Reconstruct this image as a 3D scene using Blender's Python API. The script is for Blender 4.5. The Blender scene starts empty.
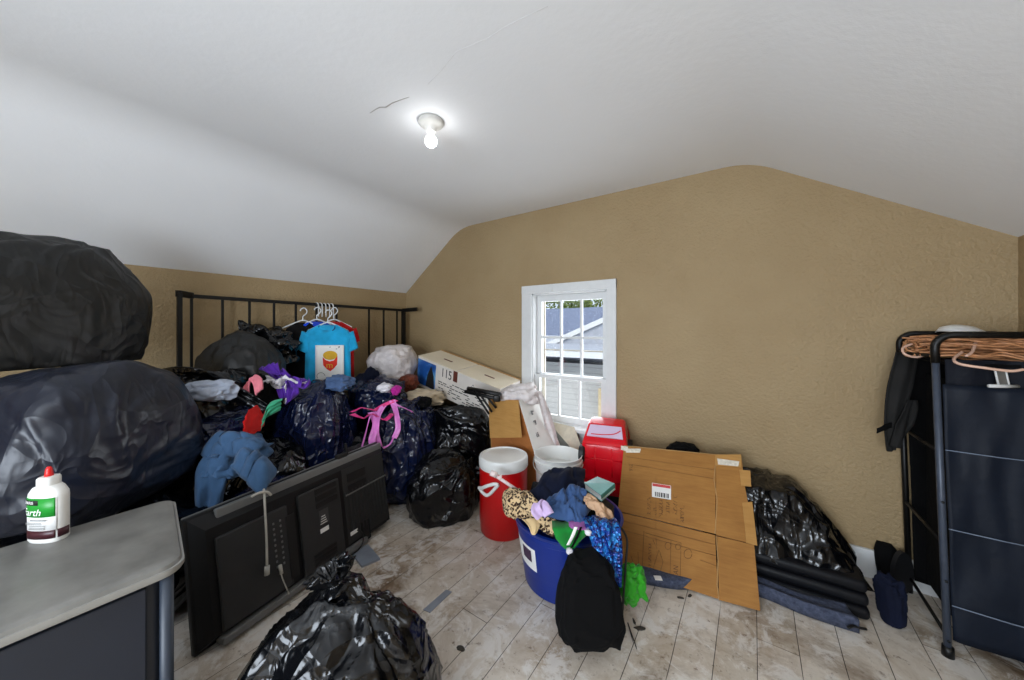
import bpy, bmesh, math, random
from mathutils import Vector, Matrix, noise
C0 = bpy.context.scene.collection
V = Vector
PI = math.pi
# ------------------------------------------------------------------ survey of the room (metres; camera stands at x=y=0)
EYE, F, S, C, HOR = 1.32, 345.0, .571, .821, 329.0
RT, FW, UP = V((C, S, 0)), V((-S, C, 0)), V((0, 0, 1))
ANG = math.atan2(S, C)
def ray(u, v):
    return FW + RT * ((u - 512) / F) + UP * ((HOR - v) / F)
def P(u, v, t): return V((0, 0, EYE)) + ray(u, v) * t
def PZ(u, v, z): return P(u, v, (EYE - z) * F / (v - HOR))
def PY(u, v, y): return P(u, v, y / ray(u, v).y)
def PX(u, v, x): return P(u, v, x / ray(u, v).x)
def hit(u, v, o, n):
    d = ray(u, v); e = V((0, 0, EYE))
    return e + d * ((o - e).dot(n) / d.dot(n))

# ------------------------------------------------------------------ materials
def lin(c):
    return tuple(((x / 255) / 12.92 if x / 255 <= .04045 else ((x / 255 + .055) / 1.055) ** 2.4) for x in c) + (1,)
MATS = {}
class NT:
    def __init__(s, name):
        s.m = bpy.data.materials.new(name); s.m.use_nodes = True
        s.t = s.m.node_tree; s.b = s.t.nodes['Principled BSDF']
    def n(s, typ, **kw):
        o = s.t.nodes.new(typ)
        for k, v in kw.items():
            if k in o.inputs: o.inputs[k].default_value = v
            else: setattr(o, k, v)
        return o
    def l(s, a, b): s.t.links.new(a, b)
    def co(s):
        return s.n('ShaderNodeTexCoord').outputs['Object']
    def noise(s, scale, detail=4, rough=.55, dist=0, vec=None):
        o = s.n('ShaderNodeTexNoise'); o.inputs['Scale'].default_value = scale
        o.inputs['Detail'].default_value = detail; o.inputs['Roughness'].default_value = rough
        o.inputs['Distortion'].default_value = dist
        s.l(vec or s.co(), o.inputs['Vector']); return o.outputs['Fac']
    def ramp(s, f, stops):
        o = s.n('ShaderNodeValToRGB'); e = o.color_ramp.elements
        while len(e) < len(stops): e.new(.5)
        for i, (p, c) in enumerate(stops): e[i].position = p; e[i].color = c
        s.l(f, o.inputs['Fac']); return o.outputs['Color']
    def mix(s, f, a, b, mode='MIX'):
        o = s.n('ShaderNodeMix'); o.data_type = 'RGBA'; o.blend_type = mode
        for k, v in ((0, f), (6, a), (7, b)):
            if hasattr(v, 'is_linked') or isinstance(v, bpy.types.NodeSocket): s.l(v, o.inputs[k])
            else: o.inputs[k].default_value = v
        return o.outputs[2]
    def math(s, op, a, b=None, c=None):
        o = s.n('ShaderNodeMath'); o.operation = op
        for k, v in enumerate((a, b, c)):
            if v is None: continue
            if isinstance(v, bpy.types.NodeSocket): s.l(v, o.inputs[k])
            else: o.inputs[k].default_value = v
        return o.outputs[0]
    def bump(s, h, strength, dist):
        o = s.n('ShaderNodeBump'); o.inputs['Strength'].default_value = strength
        o.inputs['Distance'].default_value = dist; s.l(h, o.inputs['Height'])
        s.l(o.outputs['Normal'], s.b.inputs['Normal'])
    def set(s, **kw):
        for k, v in kw.items():
            s.b.inputs[k.replace('_', ' ')].default_value = v
        return s
def simple(name, rgb, rough=.5, metal=0, nz=25, var=.12, bstr=.15, bdist=.002, spec=.5):
    t = NT(name); c = lin(rgb)
    d = tuple(x * (1 - var) for x in c[:3]) + (1,); u = tuple(min(1, x * (1 + var)) for x in c[:3]) + (1,)
    f = t.noise(nz)
    t.l(t.ramp(f, [(.3, d), (.7, u)]), t.b.inputs['Base Color'])
    t.set(Roughness=rough, Metallic=metal); t.b.inputs['Specular IOR Level'].default_value = spec
    if bstr: t.bump(f, bstr, bdist)
    MATS[name] = t.m; return t.m
def cloth(name, rgb, rough=.9, var=.22, wr=.5):
    t = NT(name); c = lin(rgb)
    d = tuple(x * (1 - var) for x in c[:3]) + (1,); u = tuple(min(1, x * (1 + var)) for x in c[:3]) + (1,)
    t.l(t.ramp(t.noise(9, 5), [(.3, d), (.7, u)]), t.b.inputs['Base Color'])
    h = t.math('ADD', t.math('MULTIPLY', t.noise(260, 2), .10), t.noise(14, 3, .5, .8))
    t.bump(h, wr * .6, .012)
    t.set(Roughness=rough); t.b.inputs['Specular IOR Level'].default_value = .2
    t.b.inputs['Sheen Weight'].default_value = .12 if sum(rgb) > 150 else 0
    MATS[name] = t.m; return t.m
def plastic_bag(name, rgb, rough, sc=9, st=.6):
    t = NT(name)
    t.set(Base_Color=lin(rgb), Roughness=rough)
    hs = []
    for k, (rx, sx_, f_) in enumerate(((.5, (1, .28, .8), 1), (1.9, (.3, 1, .9), 1.3), (2.7, (1, .8, .25), 2.6))):
        mp = t.n('ShaderNodeMapping'); t.l(t.co(), mp.inputs['Vector']); mp.inputs['Rotation'].default_value = (rx, rx * .7, rx * 1.3); mp.inputs['Scale'].default_value = sx_; mp.inputs['Location'].default_value = (k * 3.1, k, 0)
        a = t.noise(sc * f_, 2, .45, .9, mp.outputs[0])
        r_ = t.math('POWER', t.math('SUBTRACT', 1, t.math('MULTIPLY', t.math('ABSOLUTE', t.math('SUBTRACT', a, .5)), 2)), 5)
        hs.append(t.math('MULTIPLY', r_, 1 / f_))
    h = t.math('ADD', t.math('ADD', hs[0], hs[1]), t.math('MULTIPLY', hs[2], .8))
    t.bump(h, st, .035)
    rr = t.n('ShaderNodeMapRange'); t.l(t.noise(5, 3), rr.inputs['Value'])
    rr.inputs['To Min'].default_value = rough * .75; rr.inputs['To Max'].default_value = rough * 1.35
    t.l(rr.outputs[0], t.b.inputs['Roughness'])
    MATS[name] = t.m; return t.m

# walls
t = NT('tan_paint')
f = t.noise(2.2, 3)
t.l(t.ramp(f, [(.3, lin((158, 135, 99))), (.7, lin((166, 144, 108)))]), t.b.inputs['Base Color'])
t.bump(t.math('ADD', t.noise(55, 3, .6), t.math('MULTIPLY', t.noise(14, 2), .5)), .75, .012)
t.set(Roughness=.55); t.b.inputs['Specular IOR Level'].default_value = .3
M_WALL = t.m
t = NT('ceiling_paint')
t.l(t.ramp(t.noise(1.3, 4), [(.3, lin((235, 236, 237))), (.7, lin((240, 241, 242)))]), t.b.inputs['Base Color'])
t.bump(t.math('ADD', t.noise(34, 4, .6), t.math('MULTIPLY', t.noise(6, 2), .8)), .09, .012)
t.set(Roughness=.8)
M_CEIL = t.m
# floor boards 0.142 m wide running along y
t = NT('painted_boards')
co = t.co(); sx = t.n('ShaderNodeSeparateXYZ'); t.l(co, sx.inputs[0])
wob = t.math('MULTIPLY', t.math('SUBTRACT', t.noise(1.5, 2), .5), .012)
bx_ = t.math('DIVIDE', t.math('ADD', t.math('ADD', sx.outputs[0], 3.0), wob), .142)
bx_ = t.math('ADD', bx_, .75)
bid = t.math('FLOOR', bx_); fr = t.math('FRACT', bx_)
wn = t.n('ShaderNodeTexWhiteNoise'); wn.noise_dimensions = '1D'; t.l(bid, wn.inputs['W'])
yy = t.math('DIVIDE', t.math('ADD', sx.outputs[1], t.math('MULTIPLY', wn.outputs['Value'], 5.0)), 3.6)
fy = t.math('FRACT', yy)
cmb = t.n('ShaderNodeCombineXYZ'); t.l(bid, cmb.inputs[0]); t.l(t.math('FLOOR', yy), cmb.inputs[1])
wn2 = t.n('ShaderNodeTexWhiteNoise'); wn2.noise_dimensions = '3D'; t.l(cmb.outputs[0], wn2.inputs['Vector'])
edge = t.math('MINIMUM', t.math('MULTIPLY', t.math('MINIMUM', fr, t.math('SUBTRACT', 1, fr)), .142),
              t.math('MULTIPLY', t.math('MINIMUM', fy, t.math('SUBTRACT', 1, fy)), 3.6))
gap = t.n('ShaderNodeMapRange'); t.l(edge, gap.inputs['Value'])
gap.inputs['From Min'].default_value = .0006; gap.inputs['From Max'].default_value = .0018
mp = t.n('ShaderNodeMapping'); t.l(co, mp.inputs['Vector']); mp.inputs['Scale'].default_value = (9, 1.2, 1)
grain = t.noise(4, 5, .65, .4, mp.outputs[0])
tone = t.mix(wn2.outputs['Value'], lin((198, 187, 171)), lin((226, 218, 207)))
worn = t.noise(2.6, 9, .72, .5)
c1 = t.mix(t.ramp(worn, [(.46, (0, 0, 0, 1)), (.68, (.85, .85, .85, 1))]), tone, lin((160, 138, 112)))
st = t.noise(1.5, 7, .7, .4)
c2 = t.mix(t.ramp(st, [(.5, (0, 0, 0, 1)), (.66, (.95, .95, .95, 1))]), c1, lin((104, 80, 54)))
sp = t.noise(26, 6, .75)
c3 = t.mix(t.ramp(sp, [(.57, (0, 0, 0, 1)), (.68, (.85, .85, .85, 1))]), c2, lin((88, 68, 50)))
wh = t.noise(7, 8, .75, .6)
c4 = t.mix(t.ramp(wh, [(.5, (0, 0, 0, 1)), (.58, (.7, .7, .7, 1))]), c3, lin((232, 229, 224)))
c5 = t.mix(t.math('MULTIPLY', grain, .22), c4, lin((150, 128, 104)))
gp = t.math('MAXIMUM', gap.outputs[0], t.ramp(t.noise(3.5, 4, .6), [(.5, (0, 0, 0, 1)), (.66, (.75, .75, .75, 1))]))
c6 = t.mix(gp, lin((34, 24, 17)), c5)
t.l(c6, t.b.inputs['Base Color'])
t.bump(t.math('ADD', t.math('MULTIPLY', gap.outputs[0], .7), t.math('MULTIPLY', worn, .25)), .5, .006)
t.set(Roughness=.6); t.b.inputs['Specular IOR Level'].default_value = .35
M_FLOOR = t.m

M_WHITE = simple('white_trim_paint', (218, 219, 218), .45, var=.03, bstr=.05)
M_BAG = plastic_bag('black_bag_plastic', (8, 9, 12), .2, 4.5, .36)
M_BAGB = plastic_bag('black_plastic_blue_sheen', (15, 24, 54), .17, 4, .5)  # black plastic; the window's blue sheen is put into the base colour
M_BAGM = plastic_bag('matte_black_plastic', (20, 20, 19), .42, 4, .24)
M_BAGG = plastic_bag('slate_black_plastic', (24, 28, 40), .36, 4, .2)
M_BLACKM = simple('black_painted_metal', (12, 11, 10), .45, .3, var=.1)
M_TV = simple('black_tv_plastic', (17, 17, 18), .5, var=.08, bstr=.05, spec=.3)
M_TVP = simple('lit_tv_plastic', (46, 46, 46), .5, var=.06, bstr=.05, spec=.3)  # lit copy of the black TV plastic, light painted into a greyer tone
M_TVD = simple('black_vent_recess', (4, 4, 4), .6)
M_TVL = simple('grey_tv_plastic', (104, 104, 102), .4, var=.06, bstr=.05)
M_GREYTOP = simple('grey_plastic_lid', (120, 118, 113), .4, nz=9, var=.3, bstr=.05)
M_LIDEDGE = simple('pale_lid_edge', (150, 148, 143), .35, var=.05, bstr=.03)
M_CABBODY = simple('dark_blue_cabinet', (24, 30, 42), .5, nz=8, var=.1, bstr=.03)
M_CABPOST = simple('slate_cabinet_post', (44, 52, 64), .45, bstr=.03)
M_BOTTLE = simple('white_bottle_plastic', (232, 230, 224), .35, var=.02, bstr=0)
M_GREEN = simple('green_label', (30, 140, 44), .4, var=.05, bstr=0)
M_MAROON = simple('maroon_label', (62, 22, 30), .4, bstr=0)
M_REDCAP = simple('red_cap_plastic', (214, 28, 26), .35, var=.04, bstr=0)
M_INK = simple('black_ink', (26, 22, 20), .7, bstr=0)
M_GREYINK = simple('faded_grey_ink', (110, 108, 106), .7, bstr=0)
M_PAPER = simple('white_paper', (236, 234, 230), .7, var=.02, bstr=0)
M_RED = simple('red_cooler_plastic', (186, 8, 12), .36, nz=5, var=.06, bstr=.03)
M_LID = simple('white_cooler_lid', (226, 226, 222), .35, nz=6, var=.04, bstr=.03)
M_TUB = simple('blue_tub_plastic', (14, 42, 124), .34, nz=4, var=.08, bstr=.04)
M_CAR = simple('red_toy_plastic', (222, 10, 30), .2, nz=4, var=.03, bstr=0)
M_CARW = simple('windshield_glare', (222, 200, 226), .12, nz=4, var=.05, bstr=0)  # lilac tone paints the ceiling light's reflection on the slanted panel
M_TYRE = simple('black_tyre_plastic', (22, 22, 24), .5, bstr=0)
M_HUB = simple('grey_hub_plastic', (120, 116, 116), .35, bstr=0)
M_CABLEW = simple('grey_cord', (178, 174, 164), .5, bstr=0)
M_CABLEK = simple('black_cord', (14, 14, 14), .4, bstr=0)
M_CORD = simple('tan_cord', (190, 134, 92), .45, nz=40, var=.25, bstr=0)
M_CORDP = simple('pale_pink_cord', (222, 182, 160), .4, nz=40, var=.1, bstr=0)
M_NAVYF = cloth('navy_nylon', (17, 24, 36), .5, .12, .25)
M_POST = simple('grey_blue_post', (66, 74, 88), .4, .2, bstr=0)
M_GLASSP = None
def cardboard(name, rgb, dark):
    t = NT(name)
    mp = t.n('ShaderNodeMapping'); t.l(t.co(), mp.inputs['Vector']); mp.inputs['Scale'].default_value = (3, 3, 40)
    a = t.noise(3, 4, .6, .2, mp.outputs[0]); b = t.noise(6, 5, .6)
    c = t.ramp(t.math('MULTIPLY', t.math('ADD', a, b), .5), [(.3, lin(dark)), (.7, lin(rgb))])
    t.l(c, t.b.inputs['Base Color']); t.bump(a, .2, .004); t.set(Roughness=.72)
    t.b.inputs['Specular IOR Level'].default_value = .3
    return t.m
M_CARD = cardboard('brown_cardboard', (170, 120, 60), (140, 94, 42))
M_CARDL = cardboard('tan_cardboard', (186, 140, 78), (164, 118, 60))
M_CARDE = simple('pale_cardboard_edge', (182, 142, 90), .8, bstr=.1)
M_CARTON = simple('white_carton', (226, 218, 208), .6, nz=8, var=.05, bstr=.05)
M_CARTON2 = simple('grey_white_carton', (222, 220, 214), .6, nz=8, var=.05, bstr=.05)
M_STRIPE = simple('brown_print', (96, 44, 32), .6, bstr=0)
M_TAPE = simple('clear_tape', (214, 206, 190), .2, nz=60, var=.2, bstr=.4)
M_STICK = simple('red_sticker_band', (206, 70, 70), .6, bstr=0)
t = NT('night_sky_picture')
w = t.noise(5, 4, .6, .6)
t.l(t.ramp(w, [(.25, lin((12, 26, 70))), (.5, lin((26, 84, 160))), (.75, lin((130, 196, 232)))]), t.b.inputs['Base Color']); t.set(Roughness=.4)
M_SKYPIC = t.m
# transparent pane
t = NT('window_glass'); t.set(Base_Color=(1, 1, 1, 1), Roughness=.02, IOR=1.05)
t.b.inputs['Transmission Weight'].default_value = 1.0
gl = t.n('ShaderNodeBsdfTransparent'); gs = t.n('ShaderNodeBsdfGlossy'); gs.inputs['Roughness'].default_value = .03
mxs = t.n('ShaderNodeMixShader'); mxs.inputs[0].default_value = .06
t.l(gl.outputs[0], mxs.inputs[1]); t.l(gs.outputs[0], mxs.inputs[2])
t.l(mxs.outputs[0], t.t.nodes['Material Output'].inputs['Surface'])
M_GLASS = t.m
# translucent white bag
t = NT('cloudy_white_plastic')
t.l(t.ramp(t.noise(7, 5, .6, .8), [(.3, lin((196, 188, 186))), (.65, lin((232, 224, 222)))]), t.b.inputs['Base Color'])
t.bump(t.math('ABSOLUTE', t.math('SUBTRACT', t.noise(12, 4, .6, 1.2), .5)), .5, .05)
t.set(Roughness=.35); M_WBAG = t.m
# leopard cloth
t = NT('leopard_plush')
vo = t.n('ShaderNodeTexVoronoi'); vo.inputs['Scale'].default_value = 75; vo.feature = 'F1'
mpv = t.n('ShaderNodeMapping'); t.l(t.co(), mpv.inputs['Vector'])
nz = t.n('ShaderNodeTexNoise'); nz.inputs['Scale'].default_value = 30; t.l(mpv.outputs[0], nz.inputs['Vector'])
ad = t.n('ShaderNodeVectorMath'); ad.operation = 'MULTIPLY_ADD'; t.l(nz.outputs['Color'], ad.inputs[0]); ad.inputs[1].default_value = (.02, .02, .02); t.l(mpv.outputs[0], ad.inputs[2])
t.l(ad.outputs[0], vo.inputs['Vector'])
t.l(t.ramp(vo.outputs['Distance'], [(.0, lin((120, 78, 44))), (.26, lin((40, 26, 18))), (.44, lin((44, 28, 18))), (.52, lin((206, 178, 136)))]), t.b.inputs['Base Color'])
t.set(Roughness=.95); t.bump(t.noise(220, 2), .5, .004); M_LEO = t.m
# sequin scarf
t = NT('blue_sequin')
vo = t.n('ShaderNodeTexVoronoi'); vo.inputs['Scale'].default_value = 85; t.l(t.co(), vo.inputs['Vector'])
t.l(t.ramp(vo.outputs['Color'], [(.2, lin((10, 20, 76))), (.5, lin((16, 58, 150))), (.85, lin((40, 130, 200)))]), t.b.inputs['Base Color'])
t.set(Roughness=.25, Metallic=.3); t.bump(vo.outputs['Distance'], .7, .01); M_SEQ = t.m
# bulb
t = NT('lit_bulb'); t.set(Base_Color=(1, 1, 1, 1)); t.b.inputs['Emission Color'].default_value = (.97, .98, 1, 1)
t.b.inputs['Emission Strength'].default_value = 16
M_BULB = t.m
M_PORC = simple('porcelain', (196, 194, 188), .3, bstr=0, var=.02)

# ------------------------------------------------------------------ mesh helpers
WL = {}
XH0, YB0 = -3.2, 2.6
def link(name, bm, mat, parent=None, smooth=True, base=True, ang=None):
    me = bpy.data.meshes.new(name)
    bmesh.ops.recalc_face_normals(bm, faces=bm.faces)
    if parent is not None: off = WL[parent.name]
    elif base and len(bm.verts):
        xs = [v.co.x for v in bm.verts]; ys = [v.co.y for v in bm.verts]
        off = V(((min(xs) + max(xs)) / 2, (min(ys) + max(ys)) / 2, min(v.co.z for v in bm.verts)))
    else: off = V((0, 0, 0))
    bmesh.ops.translate(bm, verts=bm.verts, vec=-off)
    if smooth:
        for fc in bm.faces: fc.smooth = True
        if ang:
            for e in bm.edges:
                if len(e.link_faces) == 2 and e.calc_face_angle(0) > ang: e.smooth = False
    bm.to_mesh(me); bm.free()
    if isinstance(mat, (list, tuple)):
        for m in mat: me.materials.append(m)
    else: me.materials.append(mat)
    o = bpy.data.objects.new(name, me); C0.objects.link(o)
    if parent is not None: o.parent = parent
    else: o.location = off
    WL[o.name] = off.copy()
    return o
def tag(o, label, cat, group=None):
    o['label'] = label; o['category'] = cat
    if group: o['group'] = group
    return o
def struct(o): o['kind'] = 'structure'; return o
def thing(name, label, cat, loc, group=None):
    o = bpy.data.objects.new(name, None); C0.objects.link(o); o.location = loc; o.empty_display_size = .05
    WL[o.name] = V(loc)
    return tag(o, label, cat, group)
def B(): return bmesh.new()
def frame(o, x, y, z=None):
    x = x.normalized(); z = z.normalized() if z is not None else x.cross(y).normalized()
    y = z.cross(x).normalized()
    m = Matrix((x, y, z)).transposed().to_4x4(); m.translation = o; return m
def rotz(a, o=(0, 0, 0)): return Matrix.Translation(o) @ Matrix.Rotation(a, 4, 'Z')
def box(bm, c, s, m=None, bev=0, seg=2):
    r = bmesh.ops.create_cube(bm, size=1)
    vs = r['verts']
    for v in vs: v.co = V((v.co.x * s[0] + c[0], v.co.y * s[1] + c[1], v.co.z * s[2] + c[2]))
    if bev:
        es = {e for v in vs for e in v.link_edges}
        rr = bmesh.ops.bevel(bm, geom=list(es), offset=bev, segments=seg, profile=.5, affect='EDGES')
        vs = list({v for f in rr['faces'] for v in f.verts} | {v for v in vs if v.is_valid})
    if m is not None:
        for v in vs: v.co = m @ v.co
    return vs
def hexa(bm, p):      # 8 corners: bottom 4, top 4
    vs = [bm.verts.new(q) for q in p]
    for f in ((0, 3, 2, 1), (4, 5, 6, 7), (0, 1, 5, 4), (1, 2, 6, 5), (2, 3, 7, 6), (3, 0, 4, 7)):
        bm.faces.new([vs[i] for i in f])
    return vs
def prism(bm, poly, y0, y1):   # poly in x,z extruded along y
    a = [bm.verts.new((x, y0, z)) for x, z in poly]; b = [bm.verts.new((x, y1, z)) for x, z in poly]
    n = len(poly); bm.faces.new(a); bm.faces.new(b[::-1])
    for i in range(n): bm.faces.new((a[i], b[i], b[(i + 1) % n], a[(i + 1) % n]))
def slab(bm, poly, m, th):    # poly in local xy, thickness along local z (centred at 0..th)
    a = [bm.verts.new(m @ V((x, y, 0))) for x, y in poly]; b = [bm.verts.new(m @ V((x, y, th))) for x, y in poly]
    n = len(poly); bm.faces.new(a[::-1]); bm.faces.new(b)
    for i in range(n): bm.faces.new((a[i], a[(i + 1) % n], b[(i + 1) % n], b[i]))
def spline(pts, k=8):
    pts = [V(p) for p in pts]; out = []
    for i in range(len(pts) - 1):
        p0 = pts[max(0, i - 1)]; p1 = pts[i]; p2 = pts[i + 1]; p3 = pts[min(len(pts) - 1, i + 2)]
        for j in range(k):
            s = j / k
            out.append(.5 * ((2 * p1) + (p2 - p0) * s + (2 * p0 - 5 * p1 + 4 * p2 - p3) * s * s + (3 * p1 - p0 - 3 * p2 + p3) * s ** 3))
    out.append(pts[-1]); return out
def tube(bm, pts, r, n=8, cap=True):
    pts = [V(p) for p in pts]; rings = []; ref = None
    for i, p in enumerate(pts):
        d = (pts[min(i + 1, len(pts) - 1)] - pts[max(i - 1, 0)])
        if d.length < 1e-9: d = V((0, 0, 1))
        d.normalize()
        if ref is None:
            ref = d.orthogonal().normalized()
        else:
            ref = (ref - d * ref.dot(d))
            ref = ref.normalized() if ref.length > 1e-6 else d.orthogonal().normalized()
        y = d.cross(ref); rr = r(i / (len(pts) - 1)) if callable(r) else r
        rings.append([bm.verts.new(p + (ref * math.cos(2 * PI * k / n) + y * math.sin(2 * PI * k / n)) * rr) for k in range(n)])
    for a, b in zip(rings, rings[1:]):
        for k in range(n): bm.faces.new((a[k], a[(k + 1) % n], b[(k + 1) % n], b[k]))
    if cap: bm.faces.new(rings[0][::-1]); bm.faces.new(rings[-1])
def lathe(bm, prof, m=None, n=48, close=False):
    m = m or Matrix(); rings = []
    for r, z in prof:
        if r < 1e-5: rings.append([bm.verts.new(m @ V((0, 0, z)))])
        else: rings.append([bm.verts.new(m @ V((r * math.cos(2 * PI * k / n), r * math.sin(2 * PI * k / n), z))) for k in range(n)])
    pr = list(zip(rings, rings[1:])) + ([(rings[-1], rings[0])] if close else [])
    for a, b in pr:
        for k in range(n):
            q = [a[k % len(a)], a[(k + 1) % len(a)], b[(k + 1) % len(b)], b[k % len(b)]]
            u = []
            for w in q:
                if w not in u: u.append(w)
            if len(u) >= 3:
                try: bm.faces.new(u)
                except ValueError: pass
def loft(bm, rings, cap=True):
    R = [[bm.verts.new(p) for p in r] for r in rings]; n = len(R[0])
    for a, b in zip(R, R[1:]):
        for k in range(n): bm.faces.new((a[k], a[(k + 1) % n], b[(k + 1) % n], b[k]))
    if cap: bm.faces.new(R[0][::-1]); bm.faces.new(R[-1])
def rid(p): return 1 - abs(noise.noise(p)) * 2
import numpy as np
def blob_bm(c, rad, rot=ANG, seed=0, sub=5, ex=.8, lump=.1, pleat=.05, crease=.05, knot=None, taper=0, zmin=None, neck=0, fq=1.0, drop=0, soft=False, npl=None, ncr=None, lean=0, fit=None, xmin=XH0 + .03):
    """closed sagging form; tension lines (plastic) or rounded folds (soft cloth) run over it"""
    bm = B(); bmesh.ops.create_icosphere(bm, subdivisions=sub, radius=1)
    D = np.array([v.co.normalized()[:] for v in bm.verts]); rg = np.random.RandomState(seed * 13 + 5)
    off = V((seed * 7.13, seed * 3.71, seed * 5.37))
    n1 = np.array([noise.noise_vector(V(d) * 1.5 + off)[:] for d in D]); n2 = np.array([noise.noise_vector(V(d) * 3.4 - off)[:] for d in D])
    n3 = np.array([noise.noise(V(d) * 9 + off) for d in D])
    s_ = 1 + lump * (1.5 * n1[:, 0] + .7 * n2[:, 0])
    W = D + (.22 * n1 + .12 * n2) * (1.6 if soft else .8); W /= np.linalg.norm(W, axis=1)[:, None]
    ax = np.array(V(knot or (.1, .2, 1)).normalized()[:])
    def line(a, b, h, w, prof):
        n = np.cross(a, b); L = np.linalg.norm(n)
        if L < 1e-3: return 0
        n = n / L; e = np.cross(n, a); x = W @ a; y = W @ e; an = np.arctan2(y, x); tot = math.atan2(float(b @ e), float(b @ a))
        q = an / tot; win = np.clip(1 - np.abs(q * 2 - 1), 0, 1) ** .6; d = np.abs(W @ n)
        return h * win * (np.exp(-d / w) if prof == 0 else np.exp(-(d / w) ** 2) if prof == 1 else -np.exp(-d / w))
    def rnd(): v = rg.normal(size=3); return v / np.linalg.norm(v)
    if pleat:
        for k in range(npl or int(22 * fq)):
            a = ax + rnd() * .16; a /= np.linalg.norm(a); b = rnd()
            if b @ ax > .75: b = -b
            b = ax * rg.uniform(-.5, .3) + np.cross(ax, b) * 1.0; b /= np.linalg.norm(b)
            s_ = s_ + line(a, b, pleat * rg.uniform(.4, 1.1), rg.uniform(.03, .08), 1 if soft else (0 if rg.rand() < .7 else 2))
    if crease:
        for k in range(ncr or (24 if soft else 34)):
            a = rnd(); b = a + rnd() * rg.uniform(.5, 1.3); b /= np.linalg.norm(b)
            if soft: s_ = s_ + line(a, b, crease * rg.uniform(.3, 1.2), rg.uniform(.05, .16), 1 if rg.rand() < .72 else 2)
            else: s_ = s_ + line(a, b, crease * rg.uniform(.3, 1.1), rg.uniform(.025, .08), 0 if rg.rand() < .65 else 2)
    s_ = s_ + (.25 * crease) * n3 * (.6 if soft else .35)
    Q = np.sign(D) * np.abs(D) ** ex * s_[:, None]
    if soft: Q = Q + .12 * n2
    if neck:
        th = np.arccos(np.clip(D @ ax, -1, 1)); Q = Q * (1 + neck * np.exp(-(th / .2) ** 2))[:, None]
    if taper: k = 1 - taper * np.clip(Q[:, 2] * .5 + .5, 0, 1.2); Q[:, 0] *= k; Q[:, 1] *= k
    if lean: Q[:, 0] += lean * (Q[:, 2] * .5 + .5)
    if drop: Q[:, 2] -= drop * np.maximum(0, Q[:, 0]) ** 2 / rad[2]
    Q = Q * np.array(rad)[None]
    cr, sr = math.cos(rot), math.sin(rot)
    X = np.stack([Q[:, 0] * cr - Q[:, 1] * sr, Q[:, 0] * sr + Q[:, 1] * cr, Q[:, 2]], 1)
    c = np.array(V(c)[:]); rt, fw = np.array(RT[:]), np.array(FW[:])
    if fit:        # settle the form into its measured extent at this distance
        u0, v0, u1, v1, both = fit
        for it in range(14):
            p = X + c; r = p @ rt; d = p @ fw; z = p[:, 2] - EYE
            U = 512 + F * r / d; Vv = HOR - F * z / d; dc = float(c @ fw)
            su = (u1 - u0) / (U.max() - U.min()); sv = (v1 - v0) / (Vv.max() - Vv.min()) if both else 1
            a = X @ rt; X = X + np.outer(a * (su - 1), rt); X[:, 2] *= sv
            p = X + c; U = 512 + F * (p @ rt) / (p @ fw); Vv = HOR - F * (p[:, 2] - EYE) / (p @ fw)
            c = c + rt * ((u0 + u1 - U.min() - U.max()) / 2 * dc / F)
            c[2] += ((Vv.min() + Vv.max() - v0 - v1) / 2 if both else (Vv.min() - v0)) * dc / F
    X = X + c
    j = .006 * n3 + .006
    if zmin is not None: X[:, 2] = np.where(X[:, 2] < zmin, zmin + j * .5, X[:, 2])
    X[:, 0] = np.maximum(X[:, 0], xmin + j); X[:, 1] = np.minimum(X[:, 1], YB0 - .02 - j)
    for v, x in zip(bm.verts, X): v.co = x
    return bm
def pxbox(u0, v0, u1, v1, t):
    return P((u0 + u1) / 2, (v0 + v1) / 2, t), (u1 - u0) / 2 * t / F, (v1 - v0) / 2 * t / F
def bag(label, bx, t, dep, mat=M_BAG, zbot=None, name='garbage_bag', cat='garbage bag', group=None, ruff=None, **kw):
    c, ru, rv = pxbox(*bx, t)
    if zbot is not None:
        top = c.z + rv; rv = (top - zbot) / 2 * 1.04; c.z = zbot + (top - zbot) / 2
        kw.setdefault('zmin', zbot)
    kw.setdefault('fit', (*bx, zbot is None))
    o = link(name, blob_bm(c, (ru, dep, rv), **kw), mat)
    tag(o, label, cat, group)
    if ruff:     # gathered neck above the tie
        p = V(ruff[0]); h, r = ruff[1], ruff[2]; up = V(ruff[3]).normalized() if len(ruff) > 3 else V((0, 0, 1))
        e1 = up.orthogonal().normalized(); e2 = up.cross(e1); rings = []; sd = kw.get('seed', 1)
        for i in range(11):
            s = i / 10; rr = r * (.95 - .62 * math.exp(-((s - .28) / .2) ** 2) + .55 * max(0, s - .35))
            ring = []
            for k in range(64):
                a = 2 * PI * k / 64
                w = 1 + (.12 + .4 * s) * (rid(V((math.cos(a) * 3.3, math.sin(a) * 3.3, s * 1.2 + sd))) - .5)
                ring.append(p + up * (h * s * (1 + .3 * noise.noise(V((math.cos(a) * 2, math.sin(a) * 2, sd))) * s)) + (e1 * math.cos(a) + e2 * math.sin(a)) * rr * w)
            rings.append(ring)
        bm = B(); loft(bm, rings, cap=False)
        k = link('tied_neck', bm, mat, o)
        k.modifiers.new('t', 'SOLIDIFY').thickness = .0015
    return o
def rumple(name, label, cat, bx, t, dep, mat, seed=1, sub=5, zmin=None, **kw):
    c, ru, rv = pxbox(*bx, t)
    kw.setdefault('lump', .16); kw.setdefault('pleat', 0); kw.setdefault('crease', .2); kw.setdefault('ex', .85); kw.setdefault('soft', True); kw['crease'] *= 1.1; kw.setdefault('fit', (*bx, True))
    o = link(name, blob_bm(c, (ru, dep, rv), seed=seed, sub=sub, zmin=zmin, **kw), mat)
    return tag(o, label, cat) if label else o
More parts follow.
